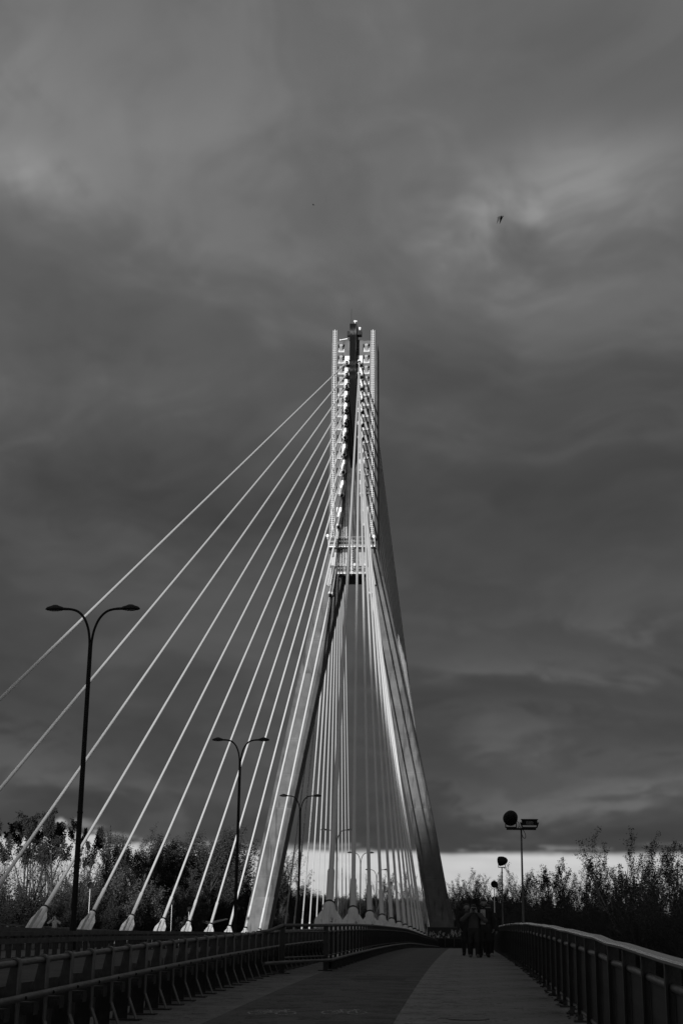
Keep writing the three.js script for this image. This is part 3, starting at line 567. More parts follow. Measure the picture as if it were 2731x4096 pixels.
// ------------------------------------------------------------------ graffiti-covered block and low fence at the right leg
{
  const cv = document.createElement('canvas'); cv.width = 512; cv.height = 256; const c = cv.getContext('2d'), r = rng(31);
  c.fillStyle = '#2b2b2b'; c.fillRect(0, 0, 512, 256); c.lineCap = 'round'; c.lineJoin = 'round';
  for (let i = 0; i < 16; i++) { c.strokeStyle = `rgba(${170 + 60 * r() | 0},${170 + 60 * r() | 0},${180},0.75)`.replace(/rgba\((\d+),\d+,\d+/, 'rgba($1,$1,$1'); c.lineWidth = 3 + 5 * r(); c.beginPath(); let x = 30 + i * 29, y = 70 + r() * 130; c.moveTo(x, y); for (let k = 0; k < 6; k++) { c.quadraticCurveTo(x + (r() - 0.3) * 50, y + (r() - 0.5) * 150, x += (r() - 0.35) * 34, y = clamp(y + (r() - 0.5) * 110, 40, 220)); } c.stroke(); }
  const t = new THREE.CanvasTexture(cv); t.colorSpace = THREE.SRGBColorSpace;
  const d = 166.6, o = thing('graffiti_block', 'dark low block covered with pale graffiti scrawl at the foot of the right leg', 'wall block', [-2.0, deckY(d) - 0.1, -d]);
  part('block', box(4.4, 2.45, 2.6, 0, 1.225, -1.3), grey(0.09, 0.85), o);
  const g = new THREE.PlaneGeometry(4.3, 1.7); part('graffiti', g, grey(1.0, 0.85, 0, { map: t }), o, [0, 1.55, 0.01]);
  const e = 164.6, f = thing('cross_fence', 'low dark fence closing the walkway end before the graffiti block', 'fence', [-1.7, deckY(e), -e]);
  part('rail', merge([box(3.0, 0.08, 0.08, 0, 1.12, 0), box(3.0, 0.05, 0.05, 0, 0.15, 0)]), M.railPost, f);
  for (let k = 0; k <= 3; k++) part('post', box(0.1, 1.12, 0.1, -1.5 + k, 0.56, 0), M.railPost, f);
  for (let k = 0; k < 3; k++) part('fence_panel', box(0.88, 0.9, 0.02, -1 + k, 0.63, -0.02), M.blackBox, f);
}
// ------------------------------------------------------------------ trees
class Tri { constructor() { this.p = []; this.c = []; }
  tri(a, b, c, k = 1) { this.p.push(a[0], a[1], a[2], b[0], b[1], b[2], c[0], c[1], c[2]); if (k !== null) for (let i = 0; i < 3; i++) this.c.push(k, k, k); }
  geo(col) { const g = new THREE.BufferGeometry(); g.setAttribute('position', new THREE.Float32BufferAttribute(this.p, 3)); if (col) g.setAttribute('color', new THREE.Float32BufferAttribute(this.c, 3)); g.computeVertexNormals(); return g; } }
const add = (a, b, s = 1) => [a[0] + b[0] * s, a[1] + b[1] * s, a[2] + b[2] * s], nrm = (a) => { const l = Math.hypot(...a) || 1; return [a[0] / l, a[1] / l, a[2] / l]; }, crs = (a, b) => [a[1] * b[2] - a[2] * b[1], a[2] * b[0] - a[0] * b[2], a[0] * b[1] - a[1] * b[0]];
function limb(T, a, b, r0, r1, n) {
  const d = nrm(add(b, a, -1)), u = nrm(crs(d, Math.abs(d[1]) > 0.9 ? [1, 0, 0] : [0, 1, 0])), v = crs(d, u), P = (c, r, k) => { const t = k / n * 2 * Math.PI; return add(add(c, u, r * Math.cos(t)), v, r * Math.sin(t)); };
  for (let k = 0; k < n; k++) { const A = P(a, r0, k), B = P(a, r0, k + 1), C = P(b, r1, k + 1), D = P(b, r1, k); T.tri(A, C, B, null); T.tri(A, D, C, null); }
}
function makeTree(seed, o) {
  const r = rng(seed), W = new Tri(), Lf = new Tri(), sgn = () => r() * 2 - 1;
  const leaf = (p, k) => { const s = o.leaf * (0.6 + 0.8 * r()), a = nrm([sgn(), sgn() * 0.8, sgn()]), b = nrm(crs(a, [sgn(), sgn(), sgn()])), q = add(p, [sgn() * o.spread, sgn() * o.spread, sgn() * o.spread]); const A = add(q, a, s), B = add(q, b, s * 0.5), C = add(q, a, -s), D = add(q, b, -s * 0.5); Lf.tri(A, B, C, k); Lf.tri(A, C, D, k); };
  const tone0 = o.tone * 0.5;
  function grow(p, d, len, rd, lv) {
    const segs = lv === 0 ? 7 : lv === 1 ? 4 : lv === 2 ? 2 : 1, n = lv === 0 ? 7 : lv === 1 ? 5 : 3, kids = o.kids[lv] ?? 0; let q = p, rr = rd;
    const born = []; for (let k = 0; k < kids; k++) born.push(lerp(o.from[lv], 0.98, (k + r() * 0.8) / kids));
    let bi = 0;
    for (let s = 0; s < segs; s++) {
      const e = nrm(add(add(d, [sgn() * o.wander, sgn() * o.wander * 0.5, sgn() * o.wander]), [0, 1, 0], o.up[lv])), q2 = add(q, e, len / segs), r2 = rd * (1 - (s + 1) / segs * (lv === 0 ? 0.78 : 0.8));
      limb(W, q, q2, rr, r2, n);
      while (bi < born.length && born[bi] <= (s + 1) / segs) {
        const f = born[bi] * segs - s, bp = add(q, add(q2, q, -1), f), ang = r() * 6.283, u = nrm(crs(e, [Math.cos(ang), 0.3, Math.sin(ang)])), open = o.open[lv] * (0.75 + 0.5 * r());
        const bd = nrm(add([e[0] * Math.cos(open), e[1] * Math.cos(open), e[2] * Math.cos(open)], u, Math.sin(open)));
        const taper = lv === 0 ? o.shape(born[bi]) : 1 - 0.5 * born[bi];
        grow(bp, bd, len * o.ratio[lv] * taper * (0.75 + 0.5 * r()), Math.max(rr * o.thin[lv], 0.008), lv + 1); bi++;
      }
      if (lv >= o.leafLevel) { const h = clamp(q2[1] / o.height), m = o.leaves * (o.leafAt ? o.leafAt(h) : 1); for (let k = 0; k < m - r(); k++) leaf(add(q, add(q2, q, -1), r()), tone0 * (0.55 + 0.9 * r() * r() + 0.25 * r())); }
      q = q2; rr = r2; d = e;
    }
  }
  const stems = o.stems ?? 1;
  for (let k = 0; k < stems; k++) { const a = k / stems * 6.28 + r(), t = stems > 1 ? o.splay * (0.5 + r()) : 0.03; grow([Math.cos(a) * 0.2 * (stems > 1), 0, Math.sin(a) * 0.2 * (stems > 1)], nrm([Math.cos(a) * t, 1, Math.sin(a) * t]), o.height * (stems > 1 ? 0.7 + 0.3 * r() : 0.92), o.girth, 0); }
  const W2 = W.geo(false), L2 = Lf.geo(true);
  W2.computeBoundingBox(); const s = o.height / W2.boundingBox.max.y; W2.scale(s, s, s); L2.scale(s, s, s);
  return { wood: W2, crown: L2, height: o.height };
}
const base = { height: 14, girth: 0.2, kids: [15, 8, 6], from: [0.16, 0.2, 0.15], open: [0.6, 0.55, 0.6], ratio: [0.42, 0.45, 0.5], thin: [0.5, 0.45, 0.5], up: [0.05, 0.14, 0.12, 0.08], wander: 0.13, leaf: 0.08, spread: 0.2, leaves: 5, leafLevel: 2, tone: 0.06, shape: (t) => 1.05 - 0.75 * t };
const dome = (t) => 0.45 + 0.75 * Math.sin(Math.PI * Math.min(1, 0.15 + 0.75 * t));
const K = {
  bareTop: makeTree(1, { ...base, stems: 6, splay: 0.30, girth: 0.15, kids: [8, 7, 6], from: [0.5, 0.3, 0.2], ratio: [0.26, 0.45, 0.45], open: [0.62, 0.6, 0.6], leaves: 5, leaf: 0.11, tone: 0.03, leafAt: (h) => (h > 0.84 ? 2.2 : h > 0.74 ? 0.6 : 0.02), up: [0.06, 0.16, 0.1, 0.06], thin: [0.45, 0.42, 0.5], shape: (t) => 1.1 - 0.45 * t }),
  bare: makeTree(2, { ...base, stems: 4, splay: 0.42, kids: [10, 7, 6], from: [0.3, 0.2, 0.2], leaves: 0.12, open: [0.5, 0.5, 0.5], thin: [0.42, 0.4, 0.5] }),
  dense: makeTree(3, { ...base, kids: [24, 9, 6], from: [0.06, 0.1, 0.1], leaves: 22, leaf: 0.09, tone: 0.06, spread: 0.4, shape: dome }),
  dense2: makeTree(4, { ...base, stems: 4, splay: 0.35, kids: [13, 8, 6], from: [0.08, 0.1, 0.1], leaves: 18, leaf: 0.085, tone: 0.07, spread: 0.4, shape: dome }),
  darkTree: makeTree(5, { ...base, kids: [24, 9, 6], from: [0.08, 0.1, 0.1], leaves: 22, leaf: 0.10, tone: 0.022, spread: 0.4, shape: dome }),
  willow: makeTree(6, { ...base, stems: 7, splay: 0.34, girth: 0.13, kids: [12, 8, 6], from: [0.12, 0.1, 0.1], open: [0.46, 0.42, 0.42], up: [0.08, 0.18, 0.16, 0.16], ratio: [0.36, 0.44, 0.5], leaves: 5.2, leaf: 0.058, tone: 0.07, spread: 0.17, shape: (t) => 1.0 - 0.4 * t }),
  willow2: makeTree(7, { ...base, stems: 8, splay: 0.46, girth: 0.13, kids: [10, 8, 6], from: [0.15, 0.1, 0.1], open: [0.48, 0.44, 0.44], up: [0.08, 0.16, 0.16, 0.16], ratio: [0.36, 0.44, 0.5], leaves: 4.6, leaf: 0.058, tone: 0.08, spread: 0.17, shape: (t) => 1.0 - 0.4 * t }),
  sparse: makeTree(8, { ...base, stems: 5, splay: 0.26, girth: 0.13, kids: [11, 7, 5], from: [0.25, 0.2, 0.2], open: [0.42, 0.4, 0.4], leaves: 1.6, leaf: 0.09, leafAt: (h) => (h > 0.75 ? 1.6 : 0.7) }),
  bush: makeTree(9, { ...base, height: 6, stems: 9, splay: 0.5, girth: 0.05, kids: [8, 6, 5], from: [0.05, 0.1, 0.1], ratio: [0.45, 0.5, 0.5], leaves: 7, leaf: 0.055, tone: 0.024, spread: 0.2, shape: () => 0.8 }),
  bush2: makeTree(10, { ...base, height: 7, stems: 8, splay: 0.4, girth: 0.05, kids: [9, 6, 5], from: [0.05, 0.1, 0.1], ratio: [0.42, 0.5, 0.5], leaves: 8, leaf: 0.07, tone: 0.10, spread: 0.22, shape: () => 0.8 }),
};
const G0 = -6;
function plant(kind, x, z, h, label, wide = 1, pale = false) {
  const k = K[kind], s = h / k.height, r = rng(Math.round(x * 131 - z * 17) + 9999), o = thing(kind === 'darkTree' || kind.startsWith('dense') ? 'leafy_tree' : kind.startsWith('willow') ? 'willow_tree' : 'bare_tree', label, 'tree', [x, G0, z], x < -6 ? 'trees behind the left cables' : 'trees along the right of the bridge');
  o.rotation.y = r() * 6.28; o.scale.set(s * wide, s, s * wide);
  part('trunk', k.wood, pale ? M.barkPale : M.bark, o); part('crown', k.crown, M.leaf, o);
}
[
  ['bareTop', -49.5, -150, 19.3, 'tall bare stemmed tree with leafy top cut by the left picture edge', 1.0],
  ['bareTop', -47.4, -155, 19.0, 'tall tree with leafy dark top behind the first left cable foot', 0.9],
  ['bareTop', -45.2, -151, 18.7, 'slender tree left of the first road lamp, topped by a round leaf tuft', 0.8],
  ['bareTop', -43.1, -150, 19.2, 'tallest leaf tufted tree directly left of the nearest road lamp pole', 0.8],
  ['bareTop', -42.6, -158, 18.6, 'leaf tufted tree right beside the nearest road lamp pole', 0.6],
  ['bare', -40.2, -150, 15.2, 'leafless spreading tree against the bright gap right of the nearest lamp pole', 0.8],
  ['sparse', -46.2, -190, 20.2, 'thin bare crowned tree right of the bright sky gap at left', 0.7],
  ['willow', -42.3, -185, 20.0, 'dark upright tree with a pointed bushy top beside the bare crowned one', 1.2],
  ['dense', -40.4, -190, 19.0, 'bushy tree behind the third visible left anchor', 1.2],
  ['sparse', -47.8, -230, 19.3, 'low sparse tree in the dip of the left treeline', 1.2],
  ['darkTree', -39.3, -200, 19.4, 'very dark dense leafy tree with bright holes in its crown', 1.2],
  ['dense', -35.2, -195, 20.4, 'large grey leafy tree forming the broad left crown before the pylon', 1.2],
  ['dense2', -33.4, -205, 20.9, 'large leafy tree whose crown passes behind the second road lamp pole', 1.2],
  ['willow', -31.4, -210, 20.4, 'hanging willow like tree just left of the left pylon leg', 1.2],
  ['willow2', -29.8, -216, 20.4, 'willow like tree whose crown meets the left edge of the pylon leg', 1.2],
  ['willow', -31.9, -260, 18.2, 'tree peeking out right behind the left pylon leg', 1.2],
  ['dense2', -31.4, -270, 16.3, 'rounded leafy tree right of the left leg behind the dark cable', 1.2],
  ['sparse', -19.4, -300, 15.6, 'faint bare tree left of the second walkway anchor sleeve tops', 0.8],
  ['bare', -15.5, -280, 18.2, 'bare branching tree behind the sixth road lamp against bright sky', 0.7],
  ['sparse', -13.1, -270, 18.0, 'sparse twiggy tree behind the seventh walkway sleeve', 0.7],
  ['willow2', -10.9, -260, 16.4, 'twiggy tree between the last walkway cables', 0.7],
  ['willow', -8.5, -250, 15.6, 'upright twiggy tree just left of the right pylon leg', 0.7],
  ['willow2', -1.6, -230, 14.9, 'twiggy tree emerging right beside the right pylon leg', 1.15],
  ['willow', 0.3, -215, 14.7, 'upright tree behind the people, second right of the pylon leg', 1.15],
  ['willow2', 2.2, -200, 14.8, 'upright tree directly above the heads of the walkers', 1.15],
  ['willow', 3.3, -190, 15.2, 'tree behind the third floodlight post', 1.15],
  ['willow2', 4.5, -185, 14.6, 'tree behind the second floodlight lamp', 1.15],
  ['willow', 6.2, -180, 14.4, 'tree in the row just left of the nearest floodlight pole', 1.15],
  ['willow2', 7.6, -170, 14.8, 'tree in the row just right of the nearest floodlight pole', 1.15],
  ['willow', 9.3, -165, 14.0, 'dense tree left of the tall sparse pointed one on the right', 1.15],
  ['sparse', 10.6, -160, 15.9, 'sparse pointed tree rising above the right treeline to the cloud edge', 1.0],
  ['willow2', 12.0, -160, 13.8, 'tree in the low dip of the right treeline', 1.15],
  ['willow', 12.7, -152, 13.0, 'lowest tree of the right treeline, at its brightest gap', 1.15],
  ['willow', 12.9, -140, 14.2, 'tree with a dark rounded leafy top right of the treeline dip', 0.6],
  ['willow2', 13.5, -130, 13.4, 'twiggy tree right of the dark rounded leafy top', 1.15],
  ['sparse', 14.0, -125, 13.6, 'thin spiky tree before the tall right end group', 1.0],
  ['willow', 13.2, -110, 14.0, 'first of the tall upright trees at the right end, with pale stems', 1.15],
  ['willow2', 13.0, -100, 14.6, 'tall upright tree with twin spires near the right edge', 1.15],
  ['willow', 13.2, -94, 14.0, 'dark tall tree second from the right picture edge', 1.05],
  ['willow2', 13.6, -89, 13.8, 'darkest tall tree at the right picture edge', 1.0],
].forEach(([k, x, z, h, l, w], i) => plant(k, x, z, h, l, w, z > -126 && x > 0));
function thicket(name, label, kind, n, place, seed) {
  const r = rng(seed), k = K[kind], m = new THREE.Matrix4(), make = (geo, mat) => { const im = finish(new THREE.InstancedMesh(geo, mat, n)); return im; };
  const a = make(k.crown, M.leaf), b = make(k.wood, M.bark), q = new THREE.Quaternion();
  for (let i = 0; i < n; i++) { const [x, y, z, h] = place(r, i); q.setFromAxisAngle(V(0, 1, 0), r() * 6.28); const s = h / k.height; m.compose(V(x, y, z), q, V(s * (0.9 + 0.3 * r()), s, s * (0.9 + 0.3 * r()))); a.setMatrixAt(i, m); b.setMatrixAt(i, m); }
  const o = new THREE.Group(); o.name = name; o.userData = { label, category: 'thicket', kind: 'stuff' }; a.name = 'foliage'; b.name = 'stems'; a.userData.kind = b.userData.kind = 'stuff'; o.add(a, b); scene.add(o);
}
thicket('left_thicket', 'dense dark bushes filling the ground below the left trees', 'bush', 150, (r) => { const d = 105 + 110 * r(); return [-36 - 34 * r() * (d / 160), G0, -d, 6 + 6.5 * r()]; }, 51);
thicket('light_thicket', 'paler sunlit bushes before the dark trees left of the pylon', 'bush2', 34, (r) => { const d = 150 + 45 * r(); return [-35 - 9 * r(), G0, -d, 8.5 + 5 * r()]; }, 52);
thicket('right_thicket', 'dense dark twiggy bushes below the trees on the right', 'willow2', 110, (r) => { const d = 58 + 175 * r(), o = d > 165 ? (165 - d) * 0.09 : 0; return [6.5 + o + 14 * r() * r() * Math.min(1, d / 110) + (d < 110 ? 3.5 : 0), G0, -d, (d > 120 ? 9 : 7.5) + 3 * r()]; }, 53);
thicket('right_undergrowth', 'low dark undergrowth along the right bank', 'bush', 60, (r) => { const d = 60 + 160 * r(); return [9 + 14 * r(), G0, -d, 6 + 2 * r()]; }, 56);
thicket('far_wood', 'far dark wood closing the view between the pylon legs', 'dense', 150, (r, i) => [-78 + 88 * (i + 0.7 * r()) / 150, G0 - 2, -350 - 60 * r(), 15.6 + 1.8 * r()], 54);
thicket('far_wood_edge', 'dark undergrowth along the edge of the far wood', 'bush', 90, (r, i) => [-75 + 84 * (i + r()) / 90, G0 - 2, -345 - 12 * r(), 9 + 3 * r()], 55);

thicket('added_shade_trees', 'tall trees added unseen behind the viewpoint to break the low sunlight', 'willow2', 46, (r, i) => [-48.5 + 64 * (i + r()) / 46, G0, 205 + 34 * r(), 33 + 10 * r()], 57);  // trees added out of view to soften the edge of the shade
thicket('added_shade_tops', 'second row of tall trees added unseen behind the viewpoint for shade', 'sparse', 34, (r, i) => [-46 + 64 * (i + r()) / 34, G0, 170 + 30 * r(), 34 + 12 * r()], 58);  // more added trees out of view, thinning sunlight above the block

thicket('added_low_shade_trees', 'lower thin trees added unseen behind the viewpoint to shade the left anchors', 'sparse', 22, (r, i) => [-74 + 26 * (i + r()) / 22, G0, 165 + 30 * r(), 21 + 4 * r()], 59);  // added out of view to half shade the left anchors

// ------------------------------------------------------------------ gulls
function gull(name, label, pos, s, roll, yaw, bend) {
  const o = thing(name, label, 'bird', pos); o.scale.setScalar(s); o.rotation.set(0.2, yaw, roll);
  const body = new THREE.LatheGeometry([[0.001, -0.24], [0.03, -0.2], [0.065, -0.05], [0.07, 0.05], [0.05, 0.14], [0.045, 0.18], [0.03, 0.225], [0.001, 0.26]].map(([x, y]) => new THREE.Vector2(x, y)), 12).rotateX(Math.PI / 2);
  part('body', body, M.lampHead, o);
  for (const q of [-1, 1]) {
    const T = new Tri(), a = [0, 0.03, 0.14], b = [0, 0.03, -0.12], c = [q * 0.26, 0.06 * bend, 0.17], d = [q * 0.30, -0.02 * bend, -0.12], e = [q * (0.62 - 0.2 * bend), -0.42 * bend, -0.24], th = 0.014;
    for (const [p, n] of [[[a, b, d], 1], [[a, d, c], 1], [[c, d, e], 1]]) { const up = p.map((v) => add(v, [0, th, 0])), dn = p.map((v) => add(v, [0, -th, 0])); T.tri(up[0], up[1], up[2], null); T.tri(dn[0], dn[2], dn[1], null); }
    for (const [u, v] of [[a, c], [c, e], [e, d], [d, b]]) { T.tri(add(u, [0, th, 0]), add(v, [0, -th, 0]), add(u, [0, -th, 0]), null); T.tri(add(u, [0, th, 0]), add(v, [0, th, 0]), add(v, [0, -th, 0]), null); }
    const g = T.geo(false); part('wing', g, M.lampHead, o);
  }
  const T = new Tri(); T.tri([-0.03, 0, -0.2], [0.03, 0, -0.2], [0.07, 0, -0.34], null); T.tri([-0.03, 0, -0.2], [0.07, 0, -0.34], [-0.07, 0, -0.34], null); part('tail', T.geo(false), M.lampHead, o);
}
gull('gull', 'dark gull with bent wings flying before the bright cloud at upper right', [5.08, 80.9, -150], 1.5, 0.25, Math.PI / 2 - 0.35, 1.25);
gull('gull', 'tiny distant gull in the grey sky left of centre', [-29.06, 143.06, -260], 0.8, -0.2, -Math.PI / 2 + 0.5, 1.1);

// ------------------------------------------------------------------ people
function field(sdf, lo, hi, res) { // marching cubes over a box, cells as fine as res says
  const mc = new MarchingCubes(res, new THREE.MeshBasicMaterial(), false, false, 60000), h = res / 2;
  for (let k = 0; k < res; k++) for (let j = 0; j < res; j++) for (let i = 0; i < res; i++) {
    const p = [(i - h) / h, (j - h) / h, (k - h) / h].map((t, q) => lo[q] + (t + 1) / 2 * (hi[q] - lo[q]));
    mc.field[k * res * res + j * res + i] = -sdf(p[0], p[1], p[2]);
  }
  mc.isolation = 0; mc.update();
  const n = mc.count, pos = new Float32Array(mc.positionArray.slice(0, n * 3)), g = new THREE.BufferGeometry();
  for (let i = 0; i < n * 3; i++) { const q = i % 3; pos[i] = lo[q] + (pos[i] + 1) / 2 * (hi[q] - lo[q]); }
  g.setAttribute('position', new THREE.BufferAttribute(pos, 3)); g.setAttribute('normal', new THREE.BufferAttribute(new Float32Array(n * 3), 3));
  const e = 0.004, N = g.attributes.normal; for (let i = 0; i < n; i++) { const [x, y, z] = [pos[3 * i], pos[3 * i + 1], pos[3 * i + 2]]; const v = nrm([sdf(x + e, y, z) - sdf(x - e, y, z), sdf(x, y + e, z) - sdf(x, y - e, z), sdf(x, y, z + e) - sdf(x, y, z - e)]); N.setXYZ(i, ...v); }
  // outward winding
  for (let i = 0; i < n; i += 3) {
    const a = pos.subarray(3 * i, 3 * i + 3), b = pos.subarray(3 * i + 3, 3 * i + 6), c = pos.subarray(3 * i + 6, 3 * i + 9), f = crs(add(b, a, -1), add(c, a, -1));
    if (f[0] * N.getX(i) + f[1] * N.getY(i) + f[2] * N.getZ(i) < 0) { for (let q = 0; q < 3; q++) { const t = b[q]; b[q] = c[q]; c[q] = t; } const t = [N.getX(i + 1), N.getY(i + 1), N.getZ(i + 1)]; N.setXYZ(i + 1, N.getX(i + 2), N.getY(i + 2), N.getZ(i + 2)); N.setXYZ(i + 2, ...t); }
  }
  return g;
}
function capsules(list, k = 0.03) { // [a, b, ra, rb, flatten z]
  return (x, y, z) => {
    let d = 1e3;
    for (const [a, b, ra, rb, fz = 1] of list) {
      const bx = b[0] - a[0], by = b[1] - a[1], bz = b[2] - a[2], px = x - a[0], py = y - a[1], pz = z - a[2], t = clamp((px * bx + py * by + pz * bz) / (bx * bx + by * by + bz * bz + 1e-9));
      const e = Math.hypot(px - bx * t, py - by * t, (pz - bz * t) / fz) - (ra + (rb - ra) * t);
      const h = Math.max(k - Math.abs(d - e), 0) / k; d = Math.min(d, e) - h * h * k * 0.25;
    }
    return d;
  };
}
const fingers = (w, dir, palm, s, curl) => { // five separate fingers from wrist w along dir, palm normal palm
  const d = nrm(dir), n = nrm(palm), side = nrm(crs(d, n)), out = [[w, add(w, d, 0.085), 0.022, 0.030, 1]];
  [[-0.028, 0.072, 0.0085], [-0.009, 0.082, 0.009], [0.010, 0.076, 0.0088], [0.028, 0.06, 0.008]].forEach(([o, l, r]) => { const k0 = add(add(w, d, 0.085), side, o * s), k1 = add(add(k0, d, l * 0.5), n, curl * 0.02), k2 = add(add(k1, d, l * 0.4), n, curl * 0.045); out.push([k0, k1, r, r * 0.95], [k1, k2, r * 0.95, r * 0.8]); });
  const t0 = add(add(w, d, 0.03), side, -0.03 * s), t1 = add(add(t0, d, 0.035), side, -0.028 * s), t2 = add(add(t1, d, 0.03), n, 0.015); out.push([t0, t1, 0.012, 0.0105], [t1, t2, 0.0105, 0.009]);
  return out;
};
function person(label, x, d, o, mats) {
  const P = thing('person', label, 'person', [x, deckY(d), -d], undefined); P.rotation.y = o.turn ?? 0; P.scale.set(1.1 * o.height / 1.75, o.height / 1.75, 1.05 * o.height / 1.75);
  const hipY = 0.93, sh = 1.43, w = o.build ?? 1, legs = [];
  const hip = (s) => [s * 0.095, hipY, 0], shoulder = (s) => [s * 0.185 * w, sh, 0], feet = [];
  [-1, 1].forEach((s, i) => { const L = o.legs[i]; legs.push([hip(s), L.knee, 0.088, 0.058], [L.knee, L.ankle, 0.057, 0.038]); feet.push([L.ankle, add(L.ankle, [s * 0.02, -0.045, 0.13]), 0.042, 0.035], [add(L.ankle, [0, -0.035, -0.05]), add(L.ankle, [s * 0.02, -0.045, 0.12]), 0.036, 0.034]); });
  const arms = []; [-1, 1].forEach((s, i) => { const A = o.arms[i]; arms.push([shoulder(s), A.elbow, 0.052, 0.042], [A.elbow, A.wrist, 0.041, 0.028]); });
  const torso = [[[0, hipY + 0.02, 0], [0, 1.12, 0], 0.135 * w, 0.125 * w, 0.72], [[0, 1.12, 0], [0, 1.36, 0], 0.125 * w, 0.15 * w, 0.72], [shoulder(-1), shoulder(1), 0.062, 0.062, 1]];
  const hd = o.head ?? [0, 1.635, 0.03], neck = [[0, 1.44, -0.005], [hd[0] * 0.7, 1.57, 0.01], 0.055, 0.052];
  const headCaps = [[add(hd, [0, 0.03, -0.012]), add(hd, [0, 0.02, 0.012]), 0.092, 0.088, 1.05], [add(hd, [0, -0.03, 0.02]), add(hd, [0, -0.075, 0.045]), 0.066, 0.04], [add(hd, [0, 0.0, 0.095]), add(hd, [0, -0.028, 0.112]), 0.012, 0.016], [add(hd, [-0.084, -0.005, 0]), add(hd, [-0.09, -0.03, 0]), 0.018, 0.013], [add(hd, [0.084, -0.005, 0]), add(hd, [0.09, -0.03, 0]), 0.018, 0.013], [add(hd, [-0.022, -0.058, 0.094]), add(hd, [0.022, -0.058, 0.094]), 0.009, 0.009]];
  const hands = []; [-1, 1].forEach((s, i) => { const A = o.arms[i]; hands.push(...fingers(A.wrist, A.hand ?? add(A.wrist, A.elbow, -1), A.palm ?? [-s, 0, 0.2], s, A.curl ?? 0.6)); });
  const bodyList = [...legs, ...feet, ...arms, ...torso, neck];
  const box0 = [-0.55, -0.02, -0.5], box1 = [0.55, 1.82, 0.5];
  const bodySdf = capsules(bodyList, 0.05), headSdf = capsules([neck, ...headCaps], 0.02), handSdf = capsules(hands, 0.008);
  const gs = [field(bodySdf, box0, box1, 72), field(headSdf, add(hd, [-0.16, -0.2, -0.16]), add(hd, [0.16, 0.17, 0.16]), 64)];
  [-1, 1].forEach((s, i) => { const A = o.arms[i], c = add(A.wrist, nrm(A.hand ?? add(A.wrist, A.elbow, -1)), 0.08); gs.push(field(handSdf, add(c, [-0.14, -0.14, -0.14]), add(c, [0.14, 0.14, 0.14]), 56)); });
  const body = part('body', mergeGeometries(gs), mats.skin, P);
  // clothing follows the body
  const cutY = (f, y, up) => (a, b, c) => Math.max(f(a, b, c), up ? y - b : b - y);
  const legSdf = capsules([...legs, [[0, hipY + 0.06, 0], [0, hipY - 0.02, 0], 0.14 * w, 0.13, 0.78]], 0.05), trous = (a, b, c) => Math.max(legSdf(a, b, c) - 0.022, b - 1.0, 0.05 - b);
  part('trousers', field(trous, box0, box1, 80), mats.trousers, P);
  const topSdf = capsules([...torso, ...arms.map((q) => q)], 0.05);
  const inner = capsules(torso, 0.05), shirt = (a, b, c) => Math.max(inner(a, b, c) - 0.016, 0.90 - b, b - 1.5);
  if (mats.shirt) part('shirt', field(shirt, box0, box1, 72), mats.shirt, P);
  const open = o.open ? (a, b, c) => 0.075 - Math.abs(a + 0.03) - (c < 0 ? 1 : 0) + (b > 1.46 ? -1 : 0) : () => -1;
  const jk = (a, b, c) => Math.max(topSdf(a, b, c) - 0.034, o.hem - b, b - 1.51, open(a, b, c));
  part('jacket', field(jk, box0, box1, 84), mats.jacket, P);
  const shoes = capsules(feet, 0.03); part('shoes', field((a, b, c) => Math.max(shoes(a, b, c) - 0.008, -b + 0.002), box0, [0.55, 0.3, 0.5], 64), mats.shoes, P);
  const hc = o.longHair ? [[add(hd, [0, 0.05, -0.02]), add(hd, [0, 0.0, -0.035]), 0.1, 0.1], [add(hd, [0.06, 0, -0.05]), add(hd, [0.08, -0.2, -0.03]), 0.05, 0.03], [add(hd, [-0.06, 0, -0.05]), add(hd, [-0.08, -0.2, -0.03]), 0.05, 0.03]] : [[add(hd, [0, 0.065, -0.025]), add(hd, [0, 0.02, -0.045]), 0.09, 0.088], [add(hd, [0, 0.085, 0.02]), add(hd, [0, 0.09, -0.02]), 0.07, 0.08]];
  if (o.beard) hc.push([add(hd, [-0.05, -0.07, 0.04]), add(hd, [0.05, -0.07, 0.04]), 0.03, 0.03], [add(hd, [0, -0.09, 0.06]), add(hd, [0, -0.1, 0.05]), 0.03, 0.03], [add(hd, [-0.075, -0.04, 0.02]), add(hd, [-0.07, 0.03, 0.0]), 0.02, 0.02], [add(hd, [0.075, -0.04, 0.02]), add(hd, [0.07, 0.03, 0.0]), 0.02, 0.02]);
  const hs = capsules(hc, 0.02), face = (a, b, c) => (o.beard && b < hd[1] - 0.05 ? -1 : Math.min(c - hd[2] - 0.045, hd[1] + 0.06 - b) );
  part('hair', field((a, b, c) => Math.max(hs(a, b, c), face(a, b, c)), add(hd, [-0.17, -0.26, -0.18]), add(hd, [0.17, 0.2, 0.16]), 60), mats.hair, P);
  return { P, hd };
}
const skin = grey(0.17, 0.6), black = grey(0.012, 0.9), dark = grey(0.022, 0.9), mid = grey(0.06, 0.9), hair = grey(0.012, 0.6);
const stride = (f, k = 0.13) => [{ knee: [-0.10, 0.51, 0.07 * f + 0.03], ankle: [-0.10, 0.085, k * f - (f < 0 ? 0.06 : 0)] }, { knee: [0.10, 0.51, -0.07 * f + 0.03], ankle: [0.10, 0.085, -k * f - (f > 0 ? 0.06 : 0)] }];
const hang = (s, sw) => ({ elbow: [s * 0.27, 1.15, -0.03 + sw * 0.4], wrist: [s * 0.27, 0.90, 0.05 + sw] });
person('tall bearded walker in an open dark jacket over a pale shirt', 0.60, 47, { height: 1.74, legs: stride(1), arms: [hang(-1, 0.08), hang(1, -0.08)], hem: 0.86, open: true, beard: true }, { skin, trousers: dark, shirt: grey(0.34, 0.9), jacket: black, shoes: dark, hair });
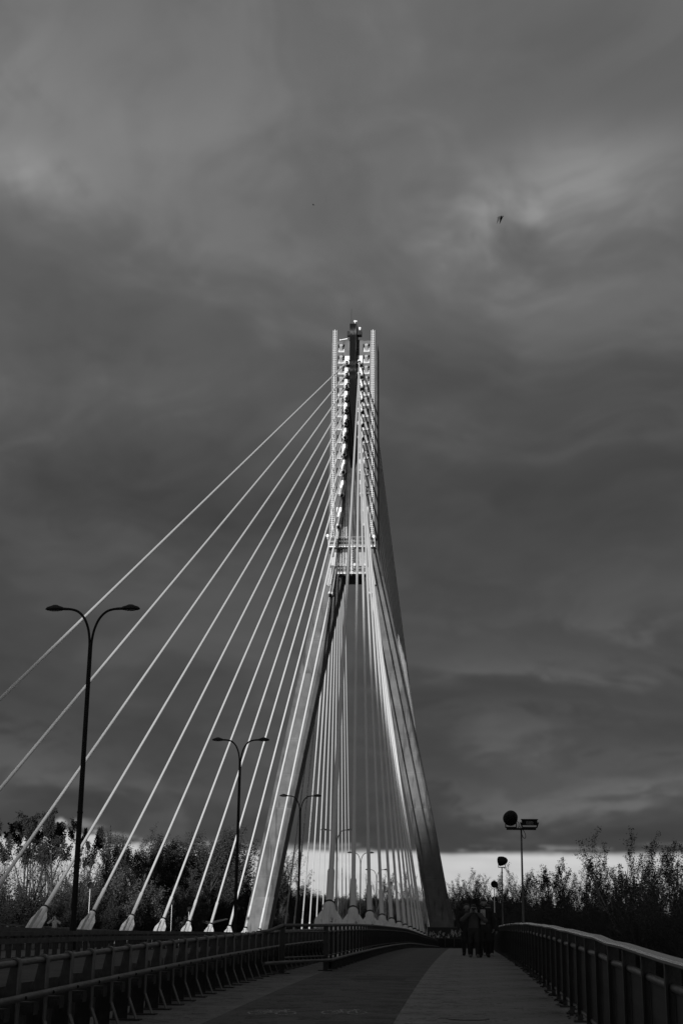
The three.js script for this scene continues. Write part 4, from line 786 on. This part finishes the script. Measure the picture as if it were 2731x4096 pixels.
{
  const ph = person('walker in dark grey top holding a camera up to the face', 0.28, 46.8, { height: 1.56, legs: stride(-1), build: 0.98, arms: [{ elbow: [-0.36, 1.26, 0.16], wrist: [-0.09, 1.52, 0.24], hand: [0.3, 0.55, -0.05], palm: [0.4, 0, -1], curl: 1.3 }, { elbow: [0.36, 1.24, 0.16], wrist: [0.09, 1.52, 0.24], hand: [-0.3, 0.55, -0.05], palm: [-0.4, 0, -1], curl: 1.3 }], hem: 0.88 }, { skin, trousers: dark, jacket: mid, shoes: grey(0.1), hair });
  const c = thing('camera', 'small dark camera held at the face of the grey topped walker', 'camera', [0.28, deckY(46.8) + 1.455, -46.8 + 0.215]);
  part('camera_body', box(0.13, 0.08, 0.05), M.blackBox, c); part('lens', new THREE.CylinderGeometry(0.03, 0.034, 0.06, 16).rotateX(Math.PI / 2), M.lampHead, c, [0, 0, 0.055]);
}
person('dark clothed walker half hidden behind the one with the camera', 0.06, 50.2, { height: 1.66, legs: stride(1, 0.1), arms: [{ elbow: [-0.30, 1.14, -0.02], wrist: [-0.24, 0.93, 0.12] }, hang(1, 0)], hem: 0.84, longHair: true, turn: 0.1 }, { skin, trousers: black, jacket: black, shoes: black, hair });
person('dark clothed walker hidden behind the tall bearded one, arm hanging right', 0.78, 50, { height: 1.62, legs: stride(-1, 0.1), arms: [hang(-1, 0), hang(1, 0.02)], hem: 0.84 }, { skin, trousers: black, jacket: black, shoes: grey(0.3), hair });
person('distant pale clothed person on the far left footpath raising both hands', -27.4, 97.5, { height: 1.74, legs: stride(1, 0.03), arms: [{ elbow: [-0.36, 1.30, 0.14], wrist: [-0.10, 1.55, 0.22], hand: [0.2, 0.6, 0], palm: [0.3, 0, -1] }, { elbow: [0.36, 1.30, 0.14], wrist: [0.10, 1.55, 0.22], hand: [-0.2, 0.6, 0], palm: [-0.3, 0, -1] }], hem: 0.86 }, { skin: grey(0.08, 0.8), trousers: dark, jacket: grey(0.075, 0.9), shoes: dark, hair });

// ------------------------------------------------------------------ added block, out of view behind the camera, to shade the near bridge end
{
  const o = thing('added_shade_block', 'long plain apartment block added unseen behind the viewpoint to cast shade', 'shade block', [-9.5, -6, 250]);
  part('wall', box(104, 37, 14, 0, 18.5, 7), M.slab, o);
  part('roof', box(104.6, 0.6, 14.6, 0, 37.3, 7), M.darkSteel, o);
  const w = box(1.6, 1.5, 0.12); const ws = []; for (let i = 0; i < 30; i++) for (let j = 0; j < 10; j++) ws.push(w.clone().translate(-45 + i * 3.1, 3 + j * 3.2, -0.02));
  part('window', merge(ws), M.lampGlass, o, null, { kind: 'stuff' });
}
renderer.render(scene, camera);
